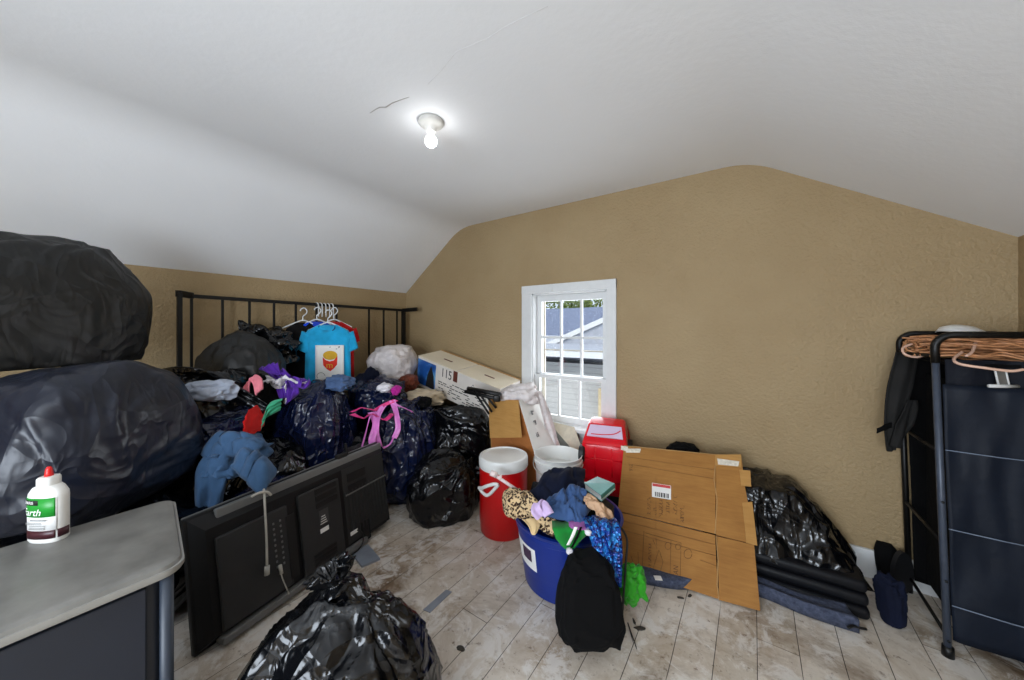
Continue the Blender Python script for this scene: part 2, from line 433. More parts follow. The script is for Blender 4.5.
def strip_bm(path, wv, k=8, nw=10, th=.003, fold=.01, seed=0, freq=3, taper=None):
    pts = spline(path, k); bm = B(); rows = []
    wvs = wv if isinstance(wv, list) else [wv] * len(path)
    n = len(pts)
    for i, p in enumerate(pts):
        f_ = i / (n - 1) * (len(wvs) - 1); j = min(int(f_), len(wvs) - 2); s = f_ - j
        w = V(wvs[j]).lerp(V(wvs[j + 1]), s)
        d = (pts[min(i + 1, n - 1)] - pts[max(0, i - 1)]).normalized(); nn = d.cross(w)
        nn = nn.normalized() if nn.length > 1e-6 else V((0, 0, 1))
        rows.append([(p + w * (q / nw - .5) + nn * fold * noise.noise(V((q / nw * freq, i / n * 2, seed * 3.1)))) for q in range(nw + 1)])
        rows[-1] = (rows[-1], nn)
    A = [[bm.verts.new(x + nn * th / 2) for x in r] for r, nn in rows]
    Z = [[bm.verts.new(x - nn * th / 2) for x in r] for r, nn in rows]
    for G, fl in ((A, 0), (Z, 1)):
        for i in range(n - 1):
            for q in range(nw):
                f4 = (G[i][q], G[i][q + 1], G[i + 1][q + 1], G[i + 1][q])
                bm.faces.new(f4[::-1] if fl else f4)
    for i in range(n - 1):
        bm.faces.new((A[i][0], A[i + 1][0], Z[i + 1][0], Z[i][0])); bm.faces.new((A[i][nw], Z[i][nw], Z[i + 1][nw], A[i + 1][nw]))
    for q in range(nw):
        bm.faces.new((A[0][q], Z[0][q], Z[0][q + 1], A[0][q + 1])); bm.faces.new((A[-1][q], A[-1][q + 1], Z[-1][q + 1], Z[-1][q]))
    return bm
def patch_bm(q, bulge=.04, fold=.03, seed=0, n=36, th=.005, el=(1.2, 4), hem=.02):
    """a cloth lying over a heap: four world corners (in order), rounded upwards, long folds, hanging hem"""
    bm = B(); g = []; q = [V(p) for p in q]; nrm = ((q[2] - q[0]).cross(q[3] - q[1])).normalized()
    if nrm.z < 0: nrm = -nrm
    for i in range(n + 1):
        a = i / n; row = []
        for j in range(n + 1):
            b = j / n; aa = a + .10 * noise.noise(V((a * 2.2, b * 2.2, seed))) ; bb = b + .10 * noise.noise(V((a * 2.2, b * 2.2, seed + 9)))
            p = q[0] * (1 - aa) * (1 - bb) + q[1] * aa * (1 - bb) + q[2] * aa * bb + q[3] * (1 - aa) * bb
            w = V((a * el[0], b * el[1], seed * 2.7)); w = w + V((noise.noise(w * .8), noise.noise(w * .8 + V((4, 1, 2))), 0)) * .8
            f_ = abs(noise.noise(w)) * 2 - .5 + .4 * (abs(noise.noise(w * 2.3)) * 2 - .5)
            e = math.sin(PI * a) * math.sin(PI * b)
            row.append(bm.verts.new(p + nrm * (bulge * e ** .6 + fold * f_ * (.35 + .65 * e)) - V((0, 0, hem * (1 - e) ** 4))))
        g.append(row)
    for i in range(n):
        for j in range(n): bm.faces.new((g[i][j], g[i + 1][j], g[i + 1][j + 1], g[i][j + 1]))
    return bm
def drape(name, label, cat, q, mat, th=.006, parent=None, **kw):
    o = link(name, patch_bm(q, **kw), mat, parent); m_ = o.modifiers.new('t', 'SOLIDIFY'); m_.thickness = th; m_.offset = -1
    return tag(o, label, cat) if label else o
def text(name, s, size, m, mat, parent, align='CENTER', shear=0, sx=1):
    cu = bpy.data.curves.new('t', 'FONT'); cu.body = s; cu.size = size; cu.align_x = align; cu.align_y = 'CENTER'
    cu.extrude = .0004; cu.shear = shear; cu.resolution_u = 3
    o = bpy.data.objects.new('t', cu); C0.objects.link(o)
    bpy.context.view_layer.update()
    me = bpy.data.meshes.new_from_object(o.evaluated_get(bpy.context.evaluated_depsgraph_get()))
    bpy.data.objects.remove(o)
    bm = B(); bm.from_mesh(me); bpy.data.meshes.remove(me)
    for v in bm.verts: v.co = m @ V((v.co.x * sx, v.co.y, v.co.z))
    return link(name, bm, mat, parent, smooth=False)
def quadplate(bm, c, n, th=.0008):     # four world corners -> thin plate
    n = n.normalized() * th
    hexa(bm, [V(p) for p in c] + [V(p) + n for p in c])

# ------------------------------------------------------------------ room shell
XL, XR, YB, YF, ZK, ZC = -3.315, .993, 2.6, -1.75, 1.738, 2.358
XA, XB_ = -2.458, -.012
def fillet(p0, p1, p2, r, n=8):
    a = (V(p0) - V(p1)).normalized(); b = (V(p2) - V(p1)).normalized()
    A = V(p1) + a * r; D = V(p1) + b * r
    return [tuple((1 - s) ** 2 * A + 2 * s * (1 - s) * V(p1) + s * s * D) for s in [i / n for i in range(n + 1)]]
pa, pb, pc, pd = (XL, ZK), (XA, ZC), (XB_, ZC), (XR, ZK)
inner = [pa] + fillet(pa, pb, pc, .17) + fillet(pb, pc, pd, .14) + [pd]
bm = B(); prism(bm, inner + [(XR + .1, ZK), (XR + .1, ZC + .15), (XL - .1, ZC + .15), (XL - .1, ZK)], YF - .1, YB + .12)
ceil = struct(link('ceiling', bm, M_CEIL, smooth=True, base=False, ang=.4))
# crack in the plaster
M_CRACK = simple('crack_dirt', (150, 146, 140), .9, bstr=0)
def ceil_pt(u, v): return P(u, v, (ZC - EYE) * F / (HOR - v)) - V((0, 0, .0003))
bm = B()
tube(bm, [ceil_pt(*q) for q in ((370, 113), (376, 109), (380, 107), (386, 107), (392, 103), (400, 100), (409, 97))], lambda s: .0008 + .0016 * math.sin(PI * s), 6)
k = link('ceiling_crack', bm, M_CRACK, ceil)
M_CRACK2 = simple('faint_crack', (214, 214, 212), .9, bstr=0)
bm = B()
tube(bm, [ceil_pt(*q) for q in ((428, 84), (440, 72), (456, 52), (470, 46), (488, 38), (505, 27), (525, 17), (548, 6))], lambda s: .0006, 5)
link('ceiling_crack', bm, M_CRACK2, ceil)
bm = B(); box(bm, ((XL + XR) / 2, (YF + YB) / 2, -.05), (XR - XL + .2, YB - YF + .2, .1))
struct(link('floor', bm, M_FLOOR, smooth=False, base=False))
# window opening in the gable wall
W0, W1, WZ0, WZ1 = -1.645 + .0, -.80, .42, 1.60
def wx(u): return PY(u, 330, YB).x
ox0, ox1 = wx(532.5), wx(607.5)              # inside edges of the casing
cx0, cx1 = wx(523), wx(617)                  # outside edges of the casing
ztop_o, ztop_i = PY(570, 282.8, YB).z, PY(570, 291.5, YB).z
zb_i = .525
bm = B(); y0, y1 = YB, YB + .13
prism(bm, [(XL - .1, -.1), (ox0, -.1), (ox0, ZC + .1), (XL - .1, ZC + .1)], y0, y1)
prism(bm, [(ox1, -.1), (XR + .1, -.1), (XR + .1, ZC + .1), (ox1, ZC + .1)], y0, y1)
prism(bm, [(ox0, -.1), (ox1, -.1), (ox1, zb_i), (ox0, zb_i)], y0, y1)
prism(bm, [(ox0, ztop_i), (ox1, ztop_i), (ox1, ZC + .1), (ox0, ZC + .1)], y0, y1)
struct(link('wall_back', bm, M_WALL, smooth=False, base=False))
for nm, x in (('wall_left', XL - .05), ('wall_right', XR + .05)):
    bm = B(); box(bm, (x, (YF + YB) / 2, (ZK - .1) / 2), (.1, YB - YF + .2, ZK + .1)); struct(link(nm, bm, M_WALL, smooth=False, base=False))
# rear gable behind the camera, with the window the cool daylight comes through
rx0, rx1, rz0, rz1 = -1.3, .5, .55, 1.9
bm = B()
prism(bm, [(XL - .1, -.1), (rx0, -.1), (rx0, ZC + .1), (XL - .1, ZC + .1)], YF - .12, YF)
prism(bm, [(rx1, -.1), (XR + .1, -.1), (XR + .1, ZC + .1), (rx1, ZC + .1)], YF - .12, YF)
prism(bm, [(rx0, -.1), (rx1, -.1), (rx1, rz0), (rx0, rz0)], YF - .12, YF)
prism(bm, [(rx0, rz1), (rx1, rz1), (rx1, ZC + .1), (rx0, ZC + .1)], YF - .12, YF)
struct(link('wall_front', bm, M_WALL, smooth=False, base=False))
bm = B(); box(bm, ((cx1 + XR) / 2, YB - .01, .075), (XR - cx1, .02, .15), bev=.004)
struct(link('baseboard_back', bm, M_WHITE, smooth=False, base=False))
bm = B(); box(bm, (XR - .01, (YF + YB) / 2, .075), (.02, YB - YF, .15), bev=.004)
struct(link('baseboard_right', bm, M_WHITE, smooth=False, base=False))

# window_1
win = bpy.data.objects.new('window_1', None); C0.objects.link(win); win.location = ((ox0 + ox1) / 2, YB, zb_i); WL['window_1'] = win.location.copy(); struct(win)
bm = B(); th = .024
box(bm, ((cx0 + ox0) / 2, YB - th / 2, (ztop_o + .4) / 2), (ox0 - cx0, th, ztop_o - .4), bev=.004)
box(bm, ((cx1 + ox1) / 2, YB - th / 2, (ztop_o + .4) / 2), (cx1 - ox1, th, ztop_o - .4), bev=.004)
box(bm, ((cx0 + cx1) / 2, YB - th / 2 - .002, (ztop_o + ztop_i) / 2), (cx1 - cx0, th, ztop_o - ztop_i), bev=.004)
link('casing', bm, M_WHITE, win, smooth=False)
bm = B(); box(bm, ((cx0 + cx1) / 2, YB - .03, zb_i - .012), (cx1 - cx0 + .06, .1, .03), bev=.006)
box(bm, ((cx0 + cx1) / 2, YB - .01, zb_i - .07), (cx1 - cx0, .02, .09), bev=.003)
link('window_sill', bm, M_WHITE, win, smooth=False)
bm = B()
for x in (ox0 + .006, ox1 - .006): box(bm, (x, YB + .06, (zb_i + ztop_i) / 2), (.012, .13, ztop_i - zb_i))
box(bm, ((ox0 + ox1) / 2, YB + .06, ztop_i - .006), (ox1 - ox0, .13, .012)); box(bm, ((ox0 + ox1) / 2, YB + .06, zb_i + .006), (ox1 - ox0, .13, .012))
link('jamb', bm, M_WHITE, win, smooth=False)
zmid = PY(572, 377.5, YB + .05).z
def sash(name, z0, z1, y, st=.045, top=.05, bot=.045, rows=2):
    a, b = ox0 + .014, ox1 - .014; bm = B()
    box(bm, (a + st / 2, y, (z0 + z1) / 2), (st, .035, z1 - z0), bev=.003); box(bm, (b - st / 2, y, (z0 + z1) / 2), (st, .035, z1 - z0), bev=.003)
    box(bm, ((a + b) / 2, y, z1 - top / 2), (b - a - .002, .034, top), bev=.003); box(bm, ((a + b) / 2, y, z0 + bot / 2), (b - a - .002, .034, bot), bev=.003)
    o = link(name, bm, M_WHITE, win, smooth=False)
    bm = B(); ga, gb, g0, g1 = a + st, b - st, z0 + bot, z1 - top
    for i in (1, 2): box(bm, (ga + (gb - ga) * i / 3, y, (g0 + g1) / 2), (.017, .024, g1 - g0))
    if rows == 2: box(bm, ((ga + gb) / 2, y, (g0 + g1) / 2), (gb - ga, .022, .02))
    link('muntin', bm, M_WHITE, o, smooth=False)
    bm = B(); box(bm, ((ga + gb) / 2, y + .004, (g0 + g1) / 2), (gb - ga + .01, .003, g1 - g0 + .01))
    link('pane', bm, M_GLASS, o, smooth=False)
sash('upper_sash', zmid - .012, ztop_i - .012, YB + .075, top=.055, bot=.03)
sash('lower_sash', zb_i + .012, zmid + .012, YB + .036, top=.03, bot=.05, rows=1)
bm = B(); M_STORM = simple('weathered_storm_frame', (186, 178, 162), .5, .2, bstr=0)
zs = PY(572, 350.5, YB + .12).z
for x in (ox0 + .05, ox1 - .03): box(bm, (x, YB + .115, (zb_i + ztop_i) / 2), (.03, .015, ztop_i - zb_i - .02))
box(bm, ((ox0 + ox1) / 2, YB + .115, zs), (ox1 - ox0 - .03, .014, .012))
link('storm_frame', bm, M_STORM, win, smooth=False)
# curtain hook stub on the casing
bm = B(); p = PY(552, 288, YB - .03)
tube(bm, spline([p + V((-.015, 0, .035)), p, p + V((.005, -.012, -.03)), p + V((0, -.02, -.012))]), .0035, 6)
tag(link('curtain_hook', bm, M_WHITE), 'small white curtain hook on the top of the window casing', 'hook')

# ------------------------------------------------------------------ outside: neighbour house and tree
M_SHING = simple('blue_grey_shingles', (112, 122, 144), .8, nz=14, var=.25, bstr=.3, bdist=.03)
M_SHING2 = simple('pale_grey_roof', (168, 172, 180), .8, nz=10, var=.12, bstr=.3, bdist=.03)
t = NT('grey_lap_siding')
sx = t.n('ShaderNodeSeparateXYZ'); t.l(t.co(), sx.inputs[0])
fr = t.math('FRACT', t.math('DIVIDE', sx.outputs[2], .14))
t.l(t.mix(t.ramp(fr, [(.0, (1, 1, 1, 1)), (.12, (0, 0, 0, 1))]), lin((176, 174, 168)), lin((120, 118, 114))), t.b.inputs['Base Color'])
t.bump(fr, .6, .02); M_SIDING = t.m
M_TANSID = simple('tan_plywood', (196, 176, 138), .8, nz=9, var=.15)
house = thing('neighbor_house', 'pale grey neighbouring house with white eave seen through the window', 'house', (-4, 9, -3))
bm = B(); box(bm, (-4, 9.6, -1.25), (9, 3, 3.4)); link('siding_wall', bm, M_SIDING, house, smooth=False)
ze0, ze1 = PY(573, 357.5, 7.55).z, PY(573, 351, 7.55).z
bm = B(); box(bm, (-4, 7.55, (ze0 + ze1) / 2), (9.4, .08, ze1 - ze0)); link('fascia', bm, M_WHITE, house, smooth=False)
bm = B(); box(bm, (-4, 7.85, ze0 - .02), (9.4, .6, .03)); link('soffit', bm, simple('shaded_soffit', (90, 92, 100), .8), house, smooth=False)  # darker colour paints in the shadow under the eave
bm = B(); zr = ze1 + .25
hexa(bm, [(-8.8, 7.5, ze1), (.8, 7.5, ze1), (.8, 11, zr), (-8.8, 11, zr), (-8.8, 7.5, ze1 + .04), (.8, 7.5, ze1 + .04), (.8, 11, zr + .04), (-8.8, 11, zr + .04)])
link('lower_roof', bm, M_SHING2, house, smooth=False)
# gable rake board climbing to the right, wall under it
q0, q1 = PY(534, 353, 8.6), PY(625, 313, 8.6)
dz = V((0, 0, .14)); dy = V((0, .12, 0))
bm = B(); hexa(bm, [q0, q1, q1 + dy, q0 + dy, q0 + dz, q1 + dz, q1 + dy + dz, q0 + dy + dz]); link('rake_board', bm, M_WHITE, house, smooth=False)
bm = B(); e = V((.0, .05, -.01)); lo = q0.z - .3
hexa(bm, [(q0.x, 8.68, lo), (q1.x, 8.68, lo), (q1.x, 8.9, lo), (q0.x, 8.9, lo), q0 + e, q1 + e, q1 + e + V((0, .2, 0)), q0 + e + V((0, .2, 0))]); link('gable_wall', bm, M_SHING2, house, smooth=False)
bm = B(); zz0, zz1 = PY(573, 352, 11.2).z, PY(573, 308, 12.4).z
hexa(bm, [(-12, 11.1, zz0), (2, 11.1, zz0), (2, 11.2, zz0 - .3), (-12, 11.2, zz0 - .3), (-12, 12.4, zz1), (2, 12.4, zz1), (2, 12.6, zz1 - .1), (-12, 12.6, zz1 - .1)])
rf = link('shingled_roof', bm, M_SHING, None, smooth=False)
tag(rf, 'blue-grey shingled roof beyond the white rake board outside the window', 'roof')
bm = B(); box(bm, (-2.2, 7.95, -.75), (1.6, .1, 1.3)); link('plywood_panel', bm, M_TANSID, house, smooth=False)
t = NT('leaf_green'); t.l(t.ramp(t.noise(5, 5, .7), [(.3, lin((44, 62, 24))), (.55, lin((104, 124, 46))), (.75, lin((190, 190, 110)))]), t.b.inputs['Base Color']); t.set(Roughness=.7)
random.seed(3); bm = B()
for i in range(2600):
    a = random.random() * 2 * PI; rr = random.random() ** .5
    p = V((-7 + 3.4 * rr * math.cos(a), 15 + 1.2 * math.sin(a) * rr, 2.6 + random.gauss(0, .75)))
    d = V((random.gauss(0, 1), random.gauss(0, 1), random.gauss(0, 1))).normalized(); e = d.orthogonal().normalized() * .05; d = d * .09
    vs = [bm.verts.new(p + x) for x in (d, e, -d, -e)]; bm.faces.new(vs)
tree = thing('tree', 'leafy green tree beyond the roofs outside the window', 'tree', (-7, 15, -3))
link('foliage', bm, t.m, tree, smooth=False)
bm = B(); tube(bm, [(-7, 15, -3), (-6.95, 15, 0), (-7.05, 15, 2.5)], lambda s: .22 - .12 * s, 10); link('trunk', bm, simple('bark', (84, 70, 54), .9), tree)
bm = B()
for i in range(1500):
    p = V((random.uniform(-6.6, -5.2), random.uniform(12.9, 13.5), 1.9 + random.gauss(0, .35)))
    d = V((random.gauss(0, 1), random.gauss(0, 1), random.gauss(0, 1))).normalized(); e = d.orthogonal().normalized() * .035; d = d * .07
    bm.faces.new([bm.verts.new(p + x) for x in (d, e, -d, -e)])
bush = thing('shrub', 'overgrown shrub at the left side of the window view', 'shrub', (-5.9, 13.2, -3))
link('foliage', bm, t.m, bush, smooth=False)
bm = B(); tube(bm, [(-5.9, 13.2, -3), (-5.9, 13.2, 1.9)], .08, 8); link('trunk', bm, MATS['bark'], bush)

# ------------------------------------------------------------------ ceiling lamp
lp = ceil_pt(431, 121)
lx, ly = lp.x, lp.y
lamp = thing('ceiling_lamp', 'bare lit bulb in a white porcelain lampholder on the ceiling', 'lamp', (lx, ly, ZC))
T = Matrix.Translation((lx, ly, ZC))
bm = B(); lathe(bm, [(0, 0), (.062, 0), (.063, -.012), (.057, -.02), (.043, -.026), (.03, -.034), (.024, -.052), (.022, -.058), (0, -.058)], T, 40); link('lampholder', bm, M_PORC, lamp)
bm = B(); lathe(bm, [(0, -.055), (.012, -.056), (.012, -.068), (.016, -.075), (.026, -.086), (.03, -.1), (.027, -.115), (.017, -.126), (0, -.13)], T, 32); link('bulb', bm, M_BULB, lamp)

# ------------------------------------------------------------------ black metal bed rail standing along the left wall
hb = thing('bed_frame', 'black metal slatted bed headboard standing along the left wall', 'bed frame', (-3.2, 1.6, 0))
XH = -3.2
pL, pR = PX(190, 296, XH), PX(405, 310.5, XH)
zt = (pL.z + pR.z) / 2
def hx(u): return PX(u, 300, XH).y
def rz(y): return pL.z + (pR.z - pL.z) * (y - pL.y) / (pR.y - pL.y)
def bar(name, a, b_, w, h, mat=None):
    a, b_ = V(a), V(b_); d = (b_ - a); m_ = frame((a + b_) / 2, d, None, V((0, 0, 1)) - d.normalized() * d.normalized().z) if abs(d.normalized().z) < .9 else Matrix.Translation((a + b_) / 2)
    bm = B(); box(bm, (0, 0, 0), (d.length, w, h) if abs(d.normalized().z) < .9 else (w, h, d.length), m_, bev=.002); return link(name, bm, mat or M_BLACKM, hb, smooth=False)
bar('top_rail', pL, pR, .026, .026); bar('bottom_rail', (XH, pL.y, .35), (XH, pR.y, .35), .026, .026)
for u in (191.5, 222.5, 249.5, 274, 295.8, 316.5, 336.5, 369, 383.7, 397):
    y = hx(u); bar('spindle', (XH, y, .355), (XH, y, rz(y) - .008), .014, .016)
y = hx(403.5); bar('post', (XH, y, 0), (XH, y, rz(y)), .036, .036)
bar('end_bracket', (XH - .01, y, rz(y)), (XH + .22, y, rz(y) + .006), .03, .04)
q = PX(179.5, 300, XH + .1); bar('post', (q.x, q.y, 0), (q.x, q.y, pL.z + .01), .03, .026)
bar('end_bracket', (XH - .01, pL.y + .01, pL.z + .004), (q.x + .01, q.y - .01, pL.z + .004), .03, .042)

# ------------------------------------------------------------------ bags: lower pile first
G = 'black garbage bags of the pile'
def kbag(label, xyz, r, **kw):
    mat = kw.pop('mat', M_BAG)
    kw.setdefault('zmin', 0.002)
    return tag(link('garbage_bag', blob_bm(xyz, r, **kw), mat), label, 'garbage bag', G)
kbag('black garbage bag on the floor in the gap between grey-topped cabinet and television', (-2.35, .12, .27), (.5, .34, .29), seed=31, rot=PI / 2)
kbag('black garbage bag on the floor behind the near half of the television', (-2.48, .86, .3), (.3, .28, .31), seed=32, crease=.08)
kbag('black garbage bag on the floor behind the far half of the television', (-2.5, 1.44, .27), (.27, .26, .28), seed=33, crease=.08)
kbag('black garbage bag buried below the open bag by the headboard', (-3.0, .75, .36), (.2, .42, .37), seed=34, rot=0)
kbag('black garbage bag buried below the hanging shirts', (-3.0, 1.62, .36), (.2, .36, .38), seed=35, rot=0)
kbag('black garbage bag buried in the far corner below the white box', (-2.8, 2.24, .33), (.33, .27, .34), seed=36, rot=0)

bag('huge slate-black garbage bag behind the bottle, lower of the two stacked', (-80, 360, 204, 540), 1.46, .4, M_BAGG, seed=1, sub=6, lump=.05, pleat=.035, crease=.02, knot=(.9, -.3, -.5), group=G, ex=.74, taper=.26, ncr=60, zmin=.52)
bag('huge matte black garbage bag topmost at the left edge', (-95, 231, 150, 405), 1.6, .38, M_BAGM, seed=5, sub=6, lump=.06, pleat=.05, crease=.035, knot=(.9, -.3, -.1), group=G, ex=.82, drop=.1, zmin=1.15, ncr=50)
bag('dull black garbage bag leaning upright against the headboard spindles', (193, 330, 288, 430), 2.45, .22, M_BAGM, seed=7, lump=.1, pleat=.09, crease=.05, group=G, ex=.88, knot=(.1, 0, 1))
rumple('garbage_bag', 'crumpled black bag bunched behind the dull bag, left of the shirts', 'garbage bag', (222, 320, 302, 376), 2.68, .15, M_BAG, 8, crease=.22, lump=.3)
# open bag with pale cloth
o = bag('gaping black garbage bag with pale cloth showing in its mouth', (150, 368, 266, 455), 2.12, .3, M_BAG, seed=9, lump=.1, pleat=.08, crease=.07, group=G, knot=(.2, -1, .6))
bm = strip_bm([P(152, 376, 1.98), P(178, 373, 1.97), P(212, 380, 1.97), P(242, 396, 1.97), P(266, 410, 2.0)], [V((0, 0, .06)), V((0, .03, .09)), V((0, .03, .05))], th=.004, fold=.03, seed=4, freq=5)
link('bag_rim', bm, M_BAG, o)
M_PALE = cloth('pale_grey_cloth', (176, 184, 200))
rumple('bundle_of_cloth', 'pale grey-blue cloth poking out of the gaping black bag', 'cloth', (178, 379, 240, 402), 1.9, .07, M_PALE, 10, crease=.16)
bag('big glossy black garbage bag tinted with blue sheen in front of the blue shirt', (268, 378, 358, 492), 2.42, .28, M_BAGB, seed=11, sub=6, lump=.1, pleat=.1, crease=.07, knot=(.3, .2, 1), group=G, taper=.25)
M_DENIM = cloth('blue_fleece', (62, 92, 126), wr=.9)
c = P(236, 466, 1.86)
rumple('sweatpants', 'rumpled light-blue fleece garment slung over the pile beside the slate bag', 'garment', (199, 432, 274, 482), 1.84, .17, M_DENIM, 12, sub=6, crease=.24, lump=.25, drop=.05)
rumple('bag_of_clothes', 'dark navy bag bulging under the light-blue fleece', 'garbage bag', (226, 470, 300, 520), 1.95, .15, M_BAGB, 13, crease=.1)
# folds of the fleece lying across each other
fl_ = bpy.data.objects['sweatpants']
drape('sleeve', None, None, [P(203, 452, 1.72), P(215, 434, 1.82), P(262, 436, 1.82), P(258, 452, 1.7)], M_DENIM, parent=fl_, seed=2, bulge=.04, fold=.03, th=.012)
drape('hood', None, None, [P(232, 462, 1.66), P(244, 444, 1.75), P(276, 466, 1.73), P(262, 490, 1.64)], M_DENIM, parent=fl_, seed=4, bulge=.05, fold=.03, th=.012)
bm = strip_bm([P(222, 448, 1.74), P(214, 462, 1.7), P(212, 482, 1.7), P(210, 505, 1.72)], [V((.07, .09, 0)), V((.09, .1, 0)), V((.06, .07, 0))], th=.03, fold=.05, seed=7, freq=4)
o = bpy.data.objects['sweatpants']; link('trouser_leg', bm, M_DENIM, o)
M_REDC = cloth('red_cloth', (216, 26, 20)); M_GRNC = cloth('sea_green_cloth', (58, 150, 112)); M_PINKC = cloth('pink_cloth', (226, 128, 140)); M_PURP = cloth('purple_cloth', (92, 48, 160)); M_WHC = cloth('white_cloth', (220, 216, 220)); M_BLKC = cloth('black_cloth', (4, 4, 5), .95); M_BLUC = cloth('royal_blue_cloth', (30, 70, 200)); M_NAVC = cloth('navy_cloth', (14, 20, 40)); M_MAG = cloth('magenta_cloth', (190, 40, 150))
rumple('red_garment', 'bright red crumpled garment in the middle of the pile', 'garment', (244, 405, 266, 435), 1.93, .07, M_REDC, 14, crease=.18)
bm = strip_bm([P(262, 424, 1.9), P(266, 414, 1.9), P(272, 408, 1.91), P(281, 404, 1.94)], V((.02, .0, .07)), th=.006, fold=.03, seed=2, freq=5); tag(link('green_cloth', bm, M_GRNC), 'small sea-green cloth scrap beside the red garment', 'cloth')
bm = strip_bm([P(246, 397, 2.0), P(247, 385, 2.02), P(252, 378, 2.03), P(257, 381, 2.02), P(259, 392, 1.99)], V((.015, .03, .035)), th=.012, fold=.012, seed=3)
tag(link('pink_sock', bm, M_PINKC), 'folded pink cloth loop above the red garment', 'cloth')
pg = thing('purple_garment', 'purple and white garment draped over the pile left of the shirts', 'garment', P(286, 392, 2.2))
for i, (pth, w, mt, nm) in enumerate(((((268, 366), (275, 374), (282, 384), (284, 398)), .11, M_PURP, 'purple_panel'), (((276, 370), (288, 378), (298, 384), (306, 382)), .09, M_PURP, 'purple_panel'), (((290, 380), (292, 390), (289, 402)), .10, M_PURP, 'purple_panel'), (((266, 380), (274, 382), (283, 381)), .07, M_WHC, 'white_band'), (((283, 377), (294, 381), (306, 384)), .03, M_WHC, 'white_band'), (((285, 386), (287, 394), (286, 401)), .012, M_WHC, 'white_band'))):
    tt = 2.2 - (.03 if nm == 'white_band' else 0)
    bm = strip_bm([P(u, v, tt + .03 * math.sin(k * 1.9 + i)) for k, (u, v) in enumerate(pth)], [V((w * C, w * S, .03)), V((w * .9 * C, w * .9 * S, -.03)), V((w * .5 * C, w * .5 * S, .04))], th=.006, fold=.05 if w > .05 else .01, seed=i + 3, freq=6, nw=14); link(nm, bm, mt, pg)
rumple('black_garment', 'black cloth wedged between gaping bag and purple garment', 'garment', (240, 372, 286, 432), 2.3, .12, M_BLKC, 17)
bag('black garbage bag slumped below the gaping bag, above the fleece', (176, 405, 262, 462), 1.96, .2, M_BAGB, seed=18, lump=.15, pleat=.06, crease=.12, group=G)

# shirts hanging from the headboard rail
def shirt(name, label, mat, org, yaw, w, h, sl=1.0, sleeve_m=None, t0=0):
    """hung T-shirt: lofted body with neck opening, two short sleeves"""
    m = rotz(yaw, org)
    root = thing(name, label, 'shirt', org)
    rings = []
    N = 36
    for y, hw, d in ((-h, w * .5, .035), (-h * .7, w * .49, .04), (-h * .4, w * .485, .042), (-h * .2, w * .5, .04), (-.085, w * .5, .034), (-.045, w * .44, .03), (-.018, w * .3, .026), (.0, w * .2, .022), (.004, w * .17, .016)):
        ring = []
        for k in range(N):
            a = 2 * PI * k / N
            x = hw * math.copysign(abs(math.cos(a)) ** .6, math.cos(a)); yy = d * math.sin(a)
            yy += .018 * noise.noise(V((x * 7, y * 3, t0 + math.sin(a))))
            ring.append(m @ V((x, yy, y + (0.008 * noise.noise(V((x * 9, t0, 0))) if y == -h else 0) - (.05 * max(0, 1 - abs(x) / (w * .17)) ** .7 if (y > -.02 and math.sin(a) < 0) else 0))))
        rings.append(ring)
    bm = B(); loft(bm, rings, cap=True); link('shirt_body', bm, mat, root)
    for s in (-1, 1):
        rr = []
        for i in range(7):
            q = i / 6; cx = s * (w * .40 + q * .055 * sl); cz = -.075 - q * .19 * sl
            rx = .07 - .004 * q
            rr.append([m @ V((cx + rx * math.cos(2 * PI * k / 20) * .78 * 1 + 0, .024 * math.sin(2 * PI * k / 20) + .01 * noise.noise(V((q * 4, k * .3, t0))), cz + s * rx * math.cos(2 * PI * k / 20) * .38)) for k in range(20)])
        bm = B(); loft(bm, rr); link('sleeve', bm, sleeve_m or mat, root)
    return root, m
M_CYAN = cloth('cyan_jersey', (34, 164, 214), wr=.3); M_REDJ = cloth('red_jersey', (190, 24, 26), wr=.3); M_BLKJ = cloth('black_jersey', (16, 15, 16), wr=.3)
YAW = ANG + .18
o_cy = P(328, 325, 2.86); SW, SH = .36, .54
rt, m = shirt('t_shirt', 'cyan T-shirt with a french-fries print hanging on the headboard rail', M_CYAN, o_cy, YAW, SW, SH, .75, t0=1)
def onshirt(x, z, y=-.044): return m @ V((x, y, z))
mm = m @ Matrix(((1, 0, 0, 0), (0, 0, -1, -.052), (0, 1, 0, 0), (0, 0, 0, 1)))    # local xy -> shirt front plane
bm = B(); bmesh.ops.create_grid(bm, x_segments=10, y_segments=12, size=1)
for v in bm.verts: v.co = mm @ V((v.co.x * .108 + .03, v.co.y * .145 - .31, .002 * noise.noise(v.co * 2)))
pr = link('print_panel', bm, M_PAPER, rt); pr.modifiers.new('t', 'SOLIDIFY').thickness = .002
bm = B(); slab(bm, [(.034 + .054 * math.cos(a), -.248 + .037 * math.sin(a)) for a in [2 * PI * i / 28 for i in range(28)]], mm @ Matrix.Translation((0, 0, .002)), .002)
link('fries_print', bm, simple('mustard_print', (214, 166, 40), .8, bstr=0), pr, smooth=False)
bm = B(); slab(bm, [(-.022, -.262), (-.018, -.327), (.012, -.362), (.036, -.377), (.06, -.357), (.086, -.325), (.089, -.255), (.062, -.289), (.03, -.297), (0, -.285)], mm @ Matrix.Translation((0, 0, .003)), .002)
cp = link('carton_print', bm, simple('scarlet_print', (222, 48, 26), .8, bstr=0), pr, smooth=False)
text('carton_mark', 'm', .07, mm @ Matrix.Translation((.03, -.330, .0058)), MATS['mustard_print'], cp)
bm = B()
